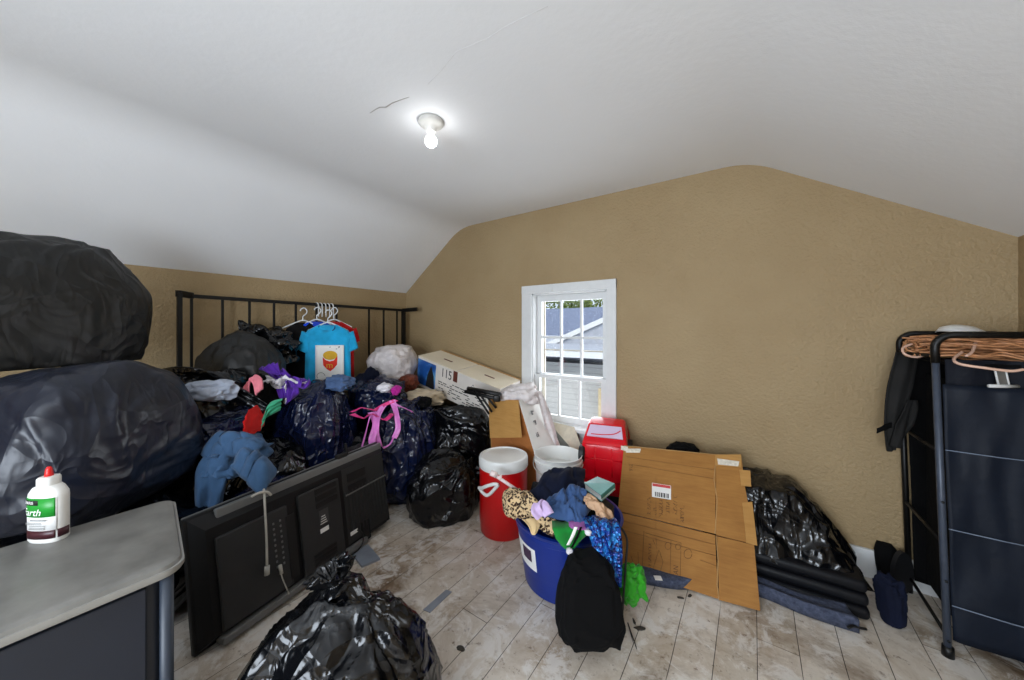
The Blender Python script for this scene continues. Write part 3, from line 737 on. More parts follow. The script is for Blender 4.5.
for i in range(9):
    a = random.uniform(-.07, .12); b_ = random.choice((random.uniform(-.20, -.18), random.uniform(-.44, -.425)))
    slab(bm, [(a, b_), (a + .012, b_ + .002), (a + .011, b_ + .006), (a - .001, b_ + .004)], mm @ Matrix.Translation((0, 0, .0025)), .001)
tube(bm, [mm @ V((-.035 + .03 * math.cos(a), -.415 + .028 * math.sin(a), .004)) for a in [i * .35 for i in range(12)]], .0015, 5)
link('print_scribble', bm, M_INK, pr, smooth=False)
bm = B(); box(bm, (0, .012, -.028), (.035, .003, .022), m); link('neck_label', bm, M_PAPER, rt, smooth=False)
bm = B(); tube(bm, [m @ V((.062 * math.cos(a), -.028 - .008 * math.sin(a), -.01 + .05 * math.sin(a))) for a in [PI + PI * i / 14 for i in range(15)]], .004, 6); link('collar', bm, simple('dark_blue_collar', (22, 62, 110), .9), rt)
o2 = P(317, 322, 2.94)
shirt('t_shirt', 'white-sleeved blue T-shirt directly behind the cyan one', M_BLUC, o2, YAW + .15, .33, .44, 1.15, sleeve_m=M_WHC, t0=2)
o3 = P(303, 323, 2.9)
shirt('t_shirt', 'black T-shirt hanging left behind the cyan shirt', M_BLKJ, o3, YAW + .2, .27, .54, .8, t0=3)
o4 = P(334, 322, 3.0)
shirt('t_shirt', 'red T-shirt of which a shoulder shows right of the cyan shirt', M_REDJ, o4, YAW - .1, .34, .5, .6, t0=4)
for i, (o_, yw, lb) in enumerate(((o_cy, YAW, 'white plastic hanger holding the cyan T-shirt'), (o2, YAW + .15, 'white plastic hanger holding the white-sleeved shirt'), (o3, YAW + .2, 'white plastic hanger holding the black T-shirt'), (o4, YAW - .1, 'white plastic hanger holding the red T-shirt'))):
    mh = rotz(yw, o_); bm = B()
    tube(bm, spline([mh @ V(p) for p in ((-.15, 0, -.045), (-.06, 0, .0), (0, 0, .022), (.06, 0, .0), (.15, 0, -.045))]), .006, 6)
    tube(bm, spline([mh @ V(p) for p in ((0, 0, .02), (0, 0, .055), (.02, 0, .075), (.03, 0, .1), (.012, 0, .125), (-.012, 0, .118), (-.02, 0, .1))], 5), .005, 6)
    tag(link('clothes_hanger', bm, M_WHITE), lb, 'hanger', 'hangers on the headboard rail')
bm = B()
for j in range(5):
    y = PX(318 + j * 3.7, 318, XH + .02).y
    tube(bm, spline([V((XH + .03, y, zt - .11)), V((XH + .03, y, zt - .03)), V((XH + .02, y, zt + .008)), V((XH - .02, y, zt + .012)), V((XH - .025, y, zt - .02))], 5), .0055, 6)
tube(bm, [PX(317, 326, XH + .03), PX(336, 326, XH + .03)], .012, 8)
tag(link('hanger_rack', bm, M_WHITE), 'cluster of white hanger hooks over the headboard rail above the shirts', 'hook')

# far part of the pile
M_PILLOW = M_WBAG
bag('cloudy white plastic bag stuffed with bedding by the far corner', (366, 344, 418, 384), 3.33, .22, M_WBAG, name='plastic_bag', cat='plastic bag', seed=19, lump=.1, crease=.06, ex=.8)
rumple('bag_of_clothes', 'dark jumble of clothes right of the cyan shirt', 'garment', (346, 366, 386, 412), 3.0, .16, M_NAVC, 20)
rumple('garbage_bag', 'black-blue bag spread below the cloudy white plastic bag', 'garbage bag', (350, 374, 408, 420), 2.9, .2, M_BAGB, 21, crease=.16)
rumple('denim_garment', 'faded blue denim scrap lying under the hem of the cyan shirt', 'garment', (322, 374, 356, 392), 2.45, .1, cloth('washed_denim', (70, 92, 128)), 22, crease=.22)
rumple('white_cloth', 'white cloth twist beside the magenta scrap', 'cloth', (376, 382, 394, 393), 2.7, .06, M_WHC, 23, crease=.3, sub=4)
rumple('magenta_cloth', 'small magenta cloth scrap below the cloudy white bag', 'cloth', (390, 385, 402, 396), 2.72, .05, M_MAG, 24, crease=.3, sub=4)
rumple('brown_garment', 'rust-brown cloth tucked under the cloudy white bag', 'garment', (396, 374, 420, 392), 3.2, .09, cloth('rust_cloth', (112, 56, 38)), 25, crease=.2)
rumple('beige_cloth', 'beige cloth lying below the left end of the white box', 'cloth', (404, 388, 446, 408), 3.1, .12, cloth('beige_cloth', (198, 180, 152)), 26, crease=.18)
bag('black garbage bag tinted with blue sheen on the floor at the far end of the television', (374, 396, 440, 500), 2.76, .27, M_BAGB, zbot=0.0, seed=27, sub=6, lump=.1, pleat=.12, crease=.09, group=G, knot=(-.1, -.2, 1))
rumple('knit_beanie', 'black knit cap on the bag tops below the white box', 'cap', (417, 396, 432, 408), 2.8, .06, M_BLKC, 28, sub=4)
bag('black garbage bag behind, touching the tan flap of the tall carton', (424, 404, 500, 460), 3.0, .26, M_BAG, zbot=.0, seed=29, sub=6, lump=.1, pleat=.14, crease=.07, group=G, knot=(-1, -.2, .5))
bag('squat black garbage bag on the floor left of the red cooler', (406, 446, 482, 522), 2.52, .25, M_BAG, zbot=0.0, seed=30, sub=6, lump=.1, pleat=.13, crease=.08, group=G, knot=(.7, .1, 1))
# pink ribbons
rb = thing('pink_ribbon_bundle', 'tangle of shiny pink ribbon straps hanging over the far bags', 'ribbon', P(372, 425, 2.5))
M_RIB = simple('pink_satin', (226, 130, 206), .3, nz=14, var=.25, bstr=.1); M_RIB2 = simple('hot_pink_satin', (226, 60, 130), .35, nz=14, var=.25, bstr=.1)
for pth, w, mt in ((((352, 412), (362, 408), (374, 410), (384, 405), (396, 400)), .045, M_RIB2), (((372, 412), (376, 424), (372, 440), (374, 450)), .06, M_RIB), (((384, 405), (378, 416), (376, 432), (380, 446)), .05, M_RIB), (((392, 400), (396, 412), (398, 428), (394, 438)), .045, M_RIB), (((394, 404), (404, 408), (412, 412)), .03, M_RIB), (((394, 436), (390, 444), (383, 448)), .015, M_RIB), (((352, 414), (364, 418), (372, 414), (384, 420), (392, 414)), .035, M_RIB2), (((370, 416), (366, 432), (361, 450)), .012, M_RIB)):
    tt = 2.43 - .0006 * len(pth)
    bm = strip_bm([P(u, v, tt + .02 * math.sin(i * 2.1 + u)) for i, (u, v) in enumerate(pth)], [V((w * C, w * S, .01)), V((w * .8 * C, w * .8 * S, -.012))], th=.002, fold=.012, seed=u, freq=2, nw=6); link('ribbon', bm, mt, rb)

# long white box lying on the bags along the gable wall
A1 = PY(418.5, 355.6, 2.24); A2 = PY(500, 389, 2.24)
ex_ = (A2 - A1).normalized(); bk = PY(440, 350, 2.53); ez0 = (bk - A1)
ey_ = (ez0 - ex_ * ez0.dot(ex_)).normalized(); en = ex_.cross(ey_).normalized()     # en = up normal of top face
if en.z < 0: en = -en
Lb, Db, Hb = (A2 - A1).length, .29, .3
bxm = Matrix((ex_, ey_, en)).transposed().to_4x4(); bxm.translation = A1
wb = thing('storage_box', 'long white carton with a blue picture end and large 115, lying along the gable wall', 'box', A1 + en * -Hb)
bm = B(); box(bm, (Lb / 2, Db / 2, -Hb / 2 - .004), (Lb, Db, Hb), bxm, bev=.003); link('carton_body', bm, M_CARTON, wb, smooth=False)
M_TOPW = simple('cream_carton_top', (232, 220, 196), .6, nz=6, var=.04, bstr=.04)
for a, b_ in ((0.0, .505), (.525, 1.0)):
    bm = B(); box(bm, (Lb * (a + b_) / 2, Db / 2 - .004, .0), (Lb * (b_ - a), Db + .004, .006), bxm, bev=.002); fl = link('top_flap', bm, M_TOPW, wb, smooth=False)
    bm = B(); box(bm, (Lb * (a + b_) / 2 + .02, Db * .45, .004), (.11, .016, .003), bxm); link('hand_slot', bm, M_STRIPE, fl, smooth=False)
bm = B(); box(bm, (Lb / 2, Db + .006, .003), (Lb, .012, .01), bxm); link('rear_flap_edge', bm, M_CARDE, wb, smooth=False)
bm = B(); box(bm, (.13, -.002, -Hb / 2 - .0), (.255, .003, Hb - .05), bxm); pp = link('picture_panel', bm, M_SKYPIC, wb, smooth=False)
bm = B(); slab(bm, [(.13, -.27), (.15, -.15), (.195, -.05), (.235, -.14), (.25, -.27)], bxm @ Matrix(((1, 0, 0, 0), (0, 0, -1, -.004), (0, 1, 0, 0), (0, 0, 0, 1))), .001)
link('tree_silhouette', bm, M_INK, pp, smooth=False)
bm = B(); box(bm, (.505 * Lb, -.002, -.055), (.05, .003, .1), bxm); link('stripe', bm, M_STRIPE, wb, smooth=False)
fm = bxm @ Matrix(((1, 0, 0, 0), (0, 0, -1, -.002), (0, 1, 0, 0), (0, 0, 0, 1)))
text('number_print', '115', .12, fm @ Matrix.Translation((.40, -.07, 0)), M_INK, wb, sx=.8)
bm = B(); random.seed(5)
for i in range(7):
    x = .30
    while x < .86:
        w = random.uniform(.02, .06)
        if random.random() < .72: box(bm, (x + w / 2, -.002, -.145 - i * .02), (w, .002, .007), bxm)
        x += w + .012
link('fine_print', bm, M_INK, wb, smooth=False)
bm = B(); tube(bm, [fm @ V(p) for p in ((.73, -.06, 0), (.70, -.1, 0), (.76, -.1, 0), (.73, -.06, 0))], .002, 5); link('warning_triangle', bm, M_INK, wb)

# black folding stand
st = thing('folding_stand', 'black folded metal stand propped against the long white box', 'stand', P(486, 420, 2.6))
for a, b_, r in (((468, 388.5), (500, 394.5), .016), ((465.5, 391.5), (498, 399), .014)):
    bm = B(); tube(bm, [P(*a, 2.7), P(*b_, 2.5)], r, 10); link('crossbar', bm, M_BLACKM, st)
for a, b_ in (((474, 391), (489, 414)), ((478, 391), (492, 412)), ((484, 393), (496, 408))):
    bm = B(); tube(bm, [P(*a, 2.62), P(*b_, 2.55)], .008, 8); link('leg', bm, M_BLACKM, st)
bm = B(); box(bm, (0, 0, 0), (.05, .05, .05), rotz(ANG, P(497, 398, 2.5)), bev=.008); link('hinge', bm, M_BLACKM, st)

# tall carton with tan flap
ct = thing('tall_carton', 'tall white-sided carton with a tan flap folded down, behind the red cooler', 'box', P(515, 511, 2.5))
# corners on the top edge: left L0, near corner L1, right L2
L1 = P(519, 400, 2.48); L0 = P(489, 400, 2.66); L2 = P(540, 394, 2.72)
B1 = V((0, 0, 0)); 
dn = V((.05, -.06, -1.0))
k1 = (L1.z - .01) / 1.0
D1 = P(540, 470, 2.40) - L1; D1 = D1 * ((L1.z - .006) / -D1.z)
D2 = P(566, 462, 2.62) - L2; D2 = D2 * ((L2.z - .006) / -D2.z)
D0 = P(493, 470, 2.60) - L0; D0 = D0 * ((L0.z - .006) / -D0.z)
def plate(a, b_, c_, d, th, mat, name, par):
    n = (V(b_) - V(a)).cross(V(d) - V(a)).normalized()
    bm = B(); hexa(bm, [V(a), V(b_), V(c_), V(d), V(a) + n * th, V(b_) + n * th, V(c_) + n * th, V(d) + n * th]); return link(name, bm, mat, par, smooth=False)
L3 = L0 + (L2 - L1)
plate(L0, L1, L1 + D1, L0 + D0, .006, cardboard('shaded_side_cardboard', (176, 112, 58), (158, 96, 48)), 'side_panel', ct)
wp = plate(L1, L2, L2 + D2, L1 + D1, .006, M_CARTON2, 'white_panel', ct)
plate(L0, L3, L3 + D0, L0 + D0, .006, M_CARDL, 'side_panel', ct)
plate(L3, L2, L2 + D2, L3 + D0, .006, M_CARTON2, 'white_panel', ct)
fo = (L0 - L1).cross(V((0, 0, 1))); fo = fo.normalized()
if fo.dot(FW) > 0: fo = -fo
flap_b0, flap_b1 = P(490, 438, 2.56), P(521.5, 437.5, 2.38)
plate(L0 + fo * .008, L1 + fo * .008, flap_b1, flap_b0, .005, M_CARDL, 'tan_flap', ct)
nrm = (L2 - L1).cross(D1 + D2).normalized()
if nrm.dot(FW) > 0: nrm = -nrm
ex2 = (L2 - L1).normalized(); ey2 = nrm.cross(ex2)
for (u, v) in ((531, 413), (533.5, 423), (536, 435)):
    pcen = hit(u, v, L1, nrm) + nrm * .014; bm = B()
    for i in range(5):
        d = (ex2 if i % 2 else ey2) * .016; q = pcen + ex2 * random.uniform(-.016, .016) * (1 - i % 2) + ey2 * random.uniform(-.016, .016) * (i % 2)
        tube(bm, [q - d, q + d], .0022, 4)
    link('stamp_mark', bm, M_GREYINK, wp)
rumple('plastic_liner', None, None, (499, 382, 541, 408), 2.62, .1, M_WBAG, 41, crease=.12)
tag(bpy.data.objects['plastic_liner'], 'crinkled white plastic bag bulging from the top of the tall carton', 'plastic bag')
bm = strip_bm([P(538, 391, 2.6), P(545, 410, 2.6), P(551, 432, 2.6), P(557, 460, 2.6)], [V((.03, .04, 0)), V((.05, .06, 0)), V((.06, .06, 0))], th=.004, fold=.015, seed=5)  # added strip, stands in for the sunlit part of the carton
tag(link('sunlit_strip', bm, M_WBAG), 'bright white strip standing in for the sunlit right side of the tall carton', 'plastic sheet')

# framed panel leaning below the window
fp = thing('picture_frame', 'cream-edged frame with a grey pane leaning below the window', 'frame', PY(566, 470, 2.4))
a, b_, c_, d = PY(548, 421, 2.53), PY(574, 427, 2.53), PY(590, 470, 2.36), PY(548, 470, 2.36)
n = (b_ - a).cross(d - a).normalized()
if n.dot(FW) > 0: n = -n
def inset(p, s): ctr = (a + b_ + c_ + d) / 4; return p + (ctr - p) * s
bm = B(); quadplate(bm, [a, b_, c_, d], -n, .012); link('frame_border', bm, simple('cream_wood', (196, 186, 166), .6), fp, smooth=False)
bm = B(); quadplate(bm, [inset(p, .16) for p in (a, b_, c_, d)], n, .002); link('pane', bm, simple('dusty_grey_pane', (104, 106, 100), .3, nz=6, var=.2), fp, smooth=False)

# ------------------------------------------------------------------ grey-topped cabinet and bottle
zc = .75
q1, q2 = PZ(174, 563, zc), PZ(168, 503, zc)
cabx0, cabx1, caby1 = -1.62, q1.x - .004, q1.y + .018
caby0 = -.55
cab = thing('storage_cabinet', 'dark blue storage cabinet with a scuffed grey lid at the lower left', 'cabinet', ((cabx0 + cabx1) / 2, (caby0 + caby1) / 2, 0))
def rrect(x0, y0, x1, y1, r, n=8):
    out = []
    for cx, cy, a0 in ((x1 - r, y1 - r, 0), (x0 + r, y1 - r, PI / 2), (x0 + r, y0 + r, PI), (x1 - r, y0 + r, 1.5 * PI)):
        for i in range(n + 1): a = a0 + PI / 2 * i / n; out.append((cx + r * math.cos(a), cy + r * math.sin(a)))
    return out
def rloft(bm, stack):
    loft(bm, [[V((x, y + .15 * (cabx1 - x), z)) for x, y in rrect(*r)] for r, z in stack])
e = .0
bm = B(); rloft(bm, [((cabx0, caby0, cabx1, caby1, .04), zc - .03), ((cabx0 - .004, caby0 - .004, cabx1 + .004, caby1 + .004, .04), zc - .022), ((cabx0 - .004, caby0 - .004, cabx1 + .004, caby1 + .004, .04), zc - .012)])
link('lid_rim', bm, M_LIDEDGE, cab, ang=.8)
bm = B(); rloft(bm, [((cabx0, caby0, cabx1, caby1, .04), zc - .013), ((cabx0 + .004, caby0, cabx1 - .004, caby1 - .004, .038), zc - .004), ((cabx0 + .016, caby0 + .01, cabx1 - .016, caby1 - .016, .034), zc), ])
link('lid', bm, M_GREYTOP, cab, ang=.8)
bm = B(); rloft(bm, [((cabx0 + .02, caby0 + .02, cabx1 - .03, caby1 - .035, .02), 0.0), ((cabx0 + .02, caby0 + .02, cabx1 - .03, caby1 - .035, .02), zc - .04)]); link('cabinet_body', bm, M_CABBODY, cab, ang=.6)
bm = B(); box(bm, (cabx1 - .024, (caby0 + caby1) / 2 - .02, (zc - .05) / 2 + .02), (.014, caby1 - caby0 - .08, zc - .08), bev=.004); link('door', bm, M_CABBODY, cab, smooth=False)
bm = B(); tube(bm, [(cabx1 - .022, caby1 - .026, .0), (cabx1 - .022, caby1 - .026, zc - .03)], .013, 16); link('corner_post', bm, M_CABPOST, cab)
# bottle
bp = PZ(49, 537, zc); bp.x = max(bp.x, cabx0 + .05); sc = (bp.x / PZ(49, 537, zc).x); bp.y = PZ(49, 537, zc).y * sc
bot = thing('bottle', 'white squeeze bottle with green label and red cap standing on the grey lid', 'bottle', bp)
bw, bd, bh = .044, .025, .148
yawb = math.atan2(bp.y, bp.x) + PI / 2 - PI + .5      # broad side turned towards the room
yawb = ANG - .02
bmx = rotz(yawb, bp)
def oval(w, d, z, n=40): return [bmx @ V((w * math.copysign(abs(math.cos(a)) ** .8, math.cos(a)), d * math.copysign(abs(math.sin(a)) ** .8, math.sin(a)), z)) for a in [2 * PI * i / n for i in range(n)]]
bm = B(); loft(bm, [oval(bw * .93, bd * .9, 0), oval(bw, bd, .006), oval(bw, bd, bh - .03), oval(bw * .98, bd * .97, bh - .02), oval(bw * .75, bd * .85, bh - .006), oval(bw * .44, bd * .8, bh), oval(bw * .44, bd * .8, bh + .018), oval(bw * .4, bd * .7, bh + .022), oval(.01, .01, bh + .023)]); link('bottle_body', bm, M_BOTTLE, bot, ang=.9)
bm = B(); lathe(bm, [(0, bh + .022), (.0085, bh + .022), (.0078, bh + .03), (.0062, bh + .042), (.0035, bh + .048), (0, bh + .048)], bmx, 20); link('cap', bm, M_REDCAP, bot)
def lab(name, z0, z1, a0, a1, mat, gr=1.012, par=None):
    bm = B(); n = 24; rows = []
    for z in (z0, z1):
        rows.append([bm.verts.new(bmx @ V((bw * gr * math.copysign(abs(math.cos(a)) ** .8, math.cos(a)), bd * gr * math.copysign(abs(math.sin(a)) ** .8, math.sin(a)), z))) for a in [a0 + (a1 - a0) * i / n for i in range(n + 1)]])
    for i in range(n): bm.faces.new((rows[0][i], rows[0][i + 1], rows[1][i + 1], rows[1][i]))
    o = link(name, bm, mat, par or bot); o.modifiers.new('t', 'SOLIDIFY').thickness = .0006; return o
l0 = lab('label', .03, .12, PI * .98, PI * 1.86, M_PAPER, 1.008)
lab('green_band', .07, .12, PI * .98, PI * 1.82, M_GREEN, 1.018)
lab('maroon_band', .012, .034, PI * .98, PI * 1.82, M_MAROON, 1.018)
lab('maroon_band', .012, .034, PI * 1.86, PI * 2.1, M_MAROON, 1.018)
lab('brand_plate', .102, .115, PI * 1.06, PI * 1.52, M_INK, 1.03)
def cyltext(name, s, size, x, z, mat, shear=0, gr=1.03):
    o = text(name, s, size, Matrix(), mat, bot, align='LEFT', shear=shear)
    for v in o.data.vertices:
        q = v.co + WL[bot.name]
        xx = q.x + x; cs = max(-1, min(1, xx / (bw * gr)))
        a = -math.acos(math.copysign(abs(cs) ** (1 / .8), cs))
        yy = bd * gr * math.copysign(abs(math.sin(a)) ** .8, math.sin(a))
        v.co = bmx @ V((xx, yy - .0005 - q.z, z + q.y)) - WL[bot.name]
    return o
cyltext('label_text', 'HARRIS', .0105, -.041, .1085, M_PAPER, gr=1.045)
cyltext('label_text', 'Earth', .026, -.0435, .083, M_PAPER, .3)
bm = B(); random.seed(2)
for zz in (.063, .0615, .056, .052, .048, .043, .039): box(bm, (.0 + random.uniform(-.008, .006), -bd * 1.03, zz), (.042, .0006, .0014), bmx)
link('fine_print', bm, simple('grey_ink', (130, 130, 128), .6, bstr=0), bot, smooth=False)

# ------------------------------------------------------------------ television standing on edge, back towards the room
b0, b1 = PZ(225, 641, 0), PZ(378, 531, 0)
dd = (b1 - b0); dd.z = 0; dd.normalize(); nn = V((dd.y, -dd.x, 0))
if nn.x < 0: nn = -nn
th_ = math.radians(9); upv = V((0, 0, math.cos(th_))) - nn * math.sin(th_); no = nn * math.cos(th_) + V((0, 0, math.sin(th_)))
oR = b1
HT = .575
# left end so the upper corner falls near the cabinet
def along(u, v): p = hit(u, v, oR, no) - oR; return p.dot(dd), p.dot(upv)
xl, _ = along(183, 513); xr, hr = along(381, 449)
HT = (along(183, 513)[1] + hr) / 2
tvm = Matrix((dd, upv, no)).transposed().to_4x4(); tvm.translation = oR
x1 = along(383, 480)[0]; x0 = xl
tvm.translation = oR + V((0, 0, .012))
tv = thing('television', 'flat television standing on the floor with its black vented back to the room', 'television', oR + dd * (x0 + x1) / 2)
bm = B(); box(bm, ((x0 + x1) / 2, HT / 2, -.022), (x1 - x0, HT, .03), tvm, bev=.008); link('front_bezel', bm, M_TV, tv, smooth=False)
bm = B(); box(bm, ((x0 + x1) / 2, HT - .004, -.03), (x1 - x0 - .01, .012, .016), tvm, bev=.003); link('top_edge', bm, M_TVL, tv, smooth=False)
bm = B(); box(bm, ((x0 + x1) / 2, HT / 2, -.0385), (x1 - x0 - .06, HT - .07, .003), tvm); link('screen', bm, simple('dark_screen', (8, 8, 10), .1, bstr=0), tv, smooth=False)
# stepped back shell
bm = B()
hexa(bm, [tvm @ V(p) for p in ((x0 + .012, .012, -.007), (x1 - .006, .012, -.007), (x1 - .006, HT - .01, -.007), (x0 + .012, HT - .01, -.007), (x0 + .05, .045, .035), (x1 - .018, .03, .035), (x1 - .018, HT - .065, .035), (x0 + .05, HT - .065, .035))])
shell = link('back_shell', bm, M_TV, tv, smooth=False)
bm = B(); box(bm, ((x0 + x1) / 2 + .05, HT - .028, .006), (x1 - x0 - .10, .05, .022), tvm, bev=.006); link('top_ridge', bm, M_TVL, tv, smooth=False)
W_ = x1 - x0
def rel(u, v): q = hit(u, v, oR + no * .035, no) - tvm.translation; return q.dot(dd), q.dot(upv)
bm = B()
xa_r = rel(343, 500)[0]; cxa = rel(300, 540)[0]; cxb = rel(342, 530)[0]
box(bm, ((cxa + cxb) / 2, (HT - .1) / 2 + .02, .04), (cxb - cxa, HT - .13, .022), tvm, bev=.006)
box(bm, ((x0 + .12 + cxa) / 2 - .05, (HT - .1) / 2 + .02, .04), (.3, HT - .16, .02), tvm, bev=.006)
box(bm, ((xa_r + x1 - .02) / 2, (HT - .06) / 2 + .02, .0345), (x1 - xa_r - .03, HT - .11, .004), tvm)
link('raised_panel', bm, M_TVP, tv, smooth=False)
def vents(us, n, z=.0525):
    (ua, va), (ub, vb) = us; a = rel(ua, va); b_ = rel(ub, vb); bm = B()
    for i in range(n):
        y = a[1] + (b_[1] - a[1]) * (i + .5) / n
        box(bm, ((a[0] + b_[0]) / 2, y, z), (abs(b_[0] - a[0]), abs(b_[1] - a[1]) / n * .74, .004), tvm)
    return link('vent', bm, M_TVD, tv, smooth=False)
vents(((312, 489), (335, 499)), 3); vents(((346, 473), (366, 486)), 2, .0385); vents(((312, 555), (335, 552)), 3)
# ribbed right end
bm = B(); xa = rel(345, 500)[0]; ytop = rel(345, 494)[1]
for i in range(13):
    x = xa + (x1 - .03 - xa) * i / 12
    box(bm, (x, (ytop + .06) / 2 + .02, .038), (.008, ytop - .08, .008), tvm, bev=.002)
link('ribs', bm, M_TVP, tv, smooth=False)
bm = B(); box(bm, ((xa + x1 - .02) / 2, ytop - .01, .041), (x1 - xa - .02, .006, .012), tvm); link('rib_ledge', bm, M_TVL, tv, smooth=False)
# connector bay, screw dots, stickers
bm = B(); a = rel(282, 505); b_ = rel(298, 575); box(bm, ((a[0] + b_[0]) / 2, HT * .42, .051), (abs(b_[0] - a[0]), .3, .003), tvm); link('connector_bay', bm, M_TVD, tv, smooth=False)
bm = B()
for i in range(9):
    for j in (-1, 1):
        u = rel(274, 520); box(bm, (u[0] + j * .016, HT * .32 + i * .025, .0525), (.007, .009, .004), tvm)
link('port_row', bm, M_TVL, tv, smooth=False)
bm = B(); a = rel(322, 520); box(bm, (a[0], a[1] + .02, .0525), (.055, .075, .002), tvm); sk = link('rating_plate', bm, simple('grey_plate', (58, 58, 58), .5, bstr=0), tv, smooth=False)
bm = B(); a = rel(322, 529); box(bm, (a[0], a[1], .0545), (.05, .022, .002), tvm)
for k in range(4): box(bm, (a[0], a[1] + .035 + .012 * k, .0545), (.04 - .006 * k, .003, .002), tvm)
link('barcode_sticker', bm, M_PAPER, sk, smooth=False)
bm = B(); a = rel(353, 532); box(bm, (a[0], a[1], .043), (.05, .02, .004), tvm); link('white_sticker', bm, M_PAPER, tv, smooth=False)
bm = B(); a = rel(365, 528); box(bm, (a[0], a[1] - .01, .0365), (.06, .12, .006), tvm, bev=.01); link('cable_bay', bm, M_TVD, tv, smooth=False)
bm = B()
for i in range(26): box(bm, (x0 + .1 + i * .011, HT - .018, -.002), (.005, .012, .012), tvm)
link('top_vent', bm, M_TVD, tv, smooth=False)
bm = B(); box(bm, ((x0 + x1) / 2 - .08, .018, .03), (W_ * .72, .03, .06), tvm, bev=.006); link('bottom_ledge', bm, M_TVL, tv, smooth=False)
bm = B(); a = rel(345, 455); box(bm, (a[0], HT + .005, .0), (.07, .03, .03), tvm, bev=.006); box(bm, (a[0] + .04, HT + .03, .0), (.012, .08, .012), tvm); link('top_catch', bm, M_TVD, tv, smooth=False)
# cords (they lie over the set: things of their own)
def on(u, v, d=.06): q = hit(u, v, oR + no * d, no); return q
bm = B(); tube(bm, spline([on(262, 479, -.04), on(262, 486, .0), on(264, 491, .05), on(265, 510, .075), on(266.5, 540, .08), on(267, 566, .085)], 8), .005, 8)
tube(bm, [on(267, 566, .085), on(267, 575, .085)], .011, 10)
tube(bm, spline([on(251, 497, .05), on(259, 493, .06), on(267, 492, .062), on(271, 495, .06)], 5), .006, 6)
tag(link('power_cord', bm, M_CABLEW), 'grey cord with plug hanging over the top of the television', 'cord')
bm = B(); tube(bm, spline([on(280, 567, .07), on(282, 577, .075), on(286, 587, .08), on(289, 594, .08)], 6), .003, 6); tube(bm, [on(280, 565, .068), on(281.5, 574, .072)], .008, 8)
tag(link('thin_cable', bm, M_CABLEW), 'short pale cable with plug low on the television back', 'cable')
bm = B(); tube(bm, spline([on(357, 530, .045), on(362, 533, .06), on(363, 542, .07), on(358, 550, .07), on(350, 556, .06)], 6), .004, 6)
tag(link('black_cable', bm, M_CABLEK), 'black cable curling at the lower right of the television back', 'cable')

# ------------------------------------------------------------------ foreground black bag
fb = bag('glossy black garbage bag tied shut in the foreground below the television', (186, 570, 443, 760), 1.12, .33, M_BAG, zbot=0.0, seed=40, sub=6, lump=.06, pleat=.1, crease=.04, group=G, taper=.52, lean=.2, ex=.76, knot=(.1, 0, 1), npl=44, ruff=(P(338, 590, 1.12), .075, .05, (-.35, -.2, 1)))

# ------------------------------------------------------------------ red drinks cooler
cc = PZ(503.5, 543, 0); cc = cc + V((cc.x, cc.y, 0)).normalized() * .158; cc.z = 0
cl = thing('drinks_cooler', 'red barrel drinks cooler with a white lid', 'cooler', cc)
T = Matrix.Translation(cc); R_ = .157
zl = P(503, 470, 2.2).z
bm = B(); lathe(bm, [(0, 0), (R_ * .92, 0), (R_ * .97, .012), (R_ * .985, .07), (R_, .075), (R_, .3), (R_ * 1.005, .42), (0, .42)], T, 64); link('barrel', bm, M_RED, cl, ang=.6)
bm = B(); lathe(bm, [(0, .418), (R_ * 1.0, .418), (R_ * 1.03, .425), (R_ * 1.03, .475), (R_ * 1.0, .488), (R_ * .93, .492), (R_ * .9, .484), (R_ * .3, .487), (0, .488)], T, 64); link('lid', bm, M_LID, cl, ang=.6)
sd = (P(484, 480, 2.12) - V((cc.x, cc.y, P(481, 480, 2.2).z))); sd.z = 0; sd.normalize(); tn = V((-sd.y, sd.x, 0))
hc = V((cc.x, cc.y, .335)) + sd * R_
bm = B(); tube(bm, spline([hc + tn * .075 + V((0, 0, .03)), hc + sd * .012 + tn * .05 + V((0, 0, .032)), hc + sd * .024 + V((0, 0, .01)), hc + sd * .012 - tn * .05 + V((0, 0, -.02)), hc - tn * .075 + V((0, 0, -.03)), hc - tn * .0 + sd * .012 + V((0, 0, -.05)), hc + tn * .075 + V((0, 0, .03))], 8), .011, 8); link('handle', bm, M_LID, cl)
bm = B(); p0 = on if False else None
a = (P(493, 474, 2.0)); b_ = P(520, 492, 1.98)
tube(bm, [a, b_], .0095, 8); tube(bm, [a - V((.012, .008, -.008)), a + V((.018, .012, -.008))], .017, 10)
tube(bm, [a + V((.03, .018, -.016)), a + V((.042, .026, -.02))], .015, 10)
tag(link('plastic_rod', bm, simple('pink_white_plastic', (226, 206, 202), .4, bstr=0)), 'pinkish-white rod with a knobbed end poking out of the tub past the cooler', 'rod')

# ------------------------------------------------------------------ white bucket
bc = V((-1.08, 2.1, 0)); 
bk_ = thing('bucket', 'white plastic bucket behind the blue tub', 'bucket', bc)
T = Matrix.Translation(bc); zt_ = .475
bm = B(); lathe(bm, [(0, .0), (.125, 0), (.13, .008), (.155, zt_ - .05), (.165, zt_ - .045), (.165, zt_ - .03), (.158, zt_ - .028), (.16, zt_ - .004), (.163, zt_), (.157, zt_), (.15, zt_ - .05), (.145, zt_ - .09), (0, zt_ - .095)], T, 56); link('bucket_body', bm, M_LID, bk_, ang=.6)
bm = B(); tube(bm, [bc + V((.168 * math.cos(a), .168 * math.sin(a), zt_ - .05 - .05 * max(0, math.sin(a - 3.4)))) for a in [3.4 + PI * i / 16 for i in range(17)]], .004, 6); link('bail_handle', bm, M_CABLEW, bk_)

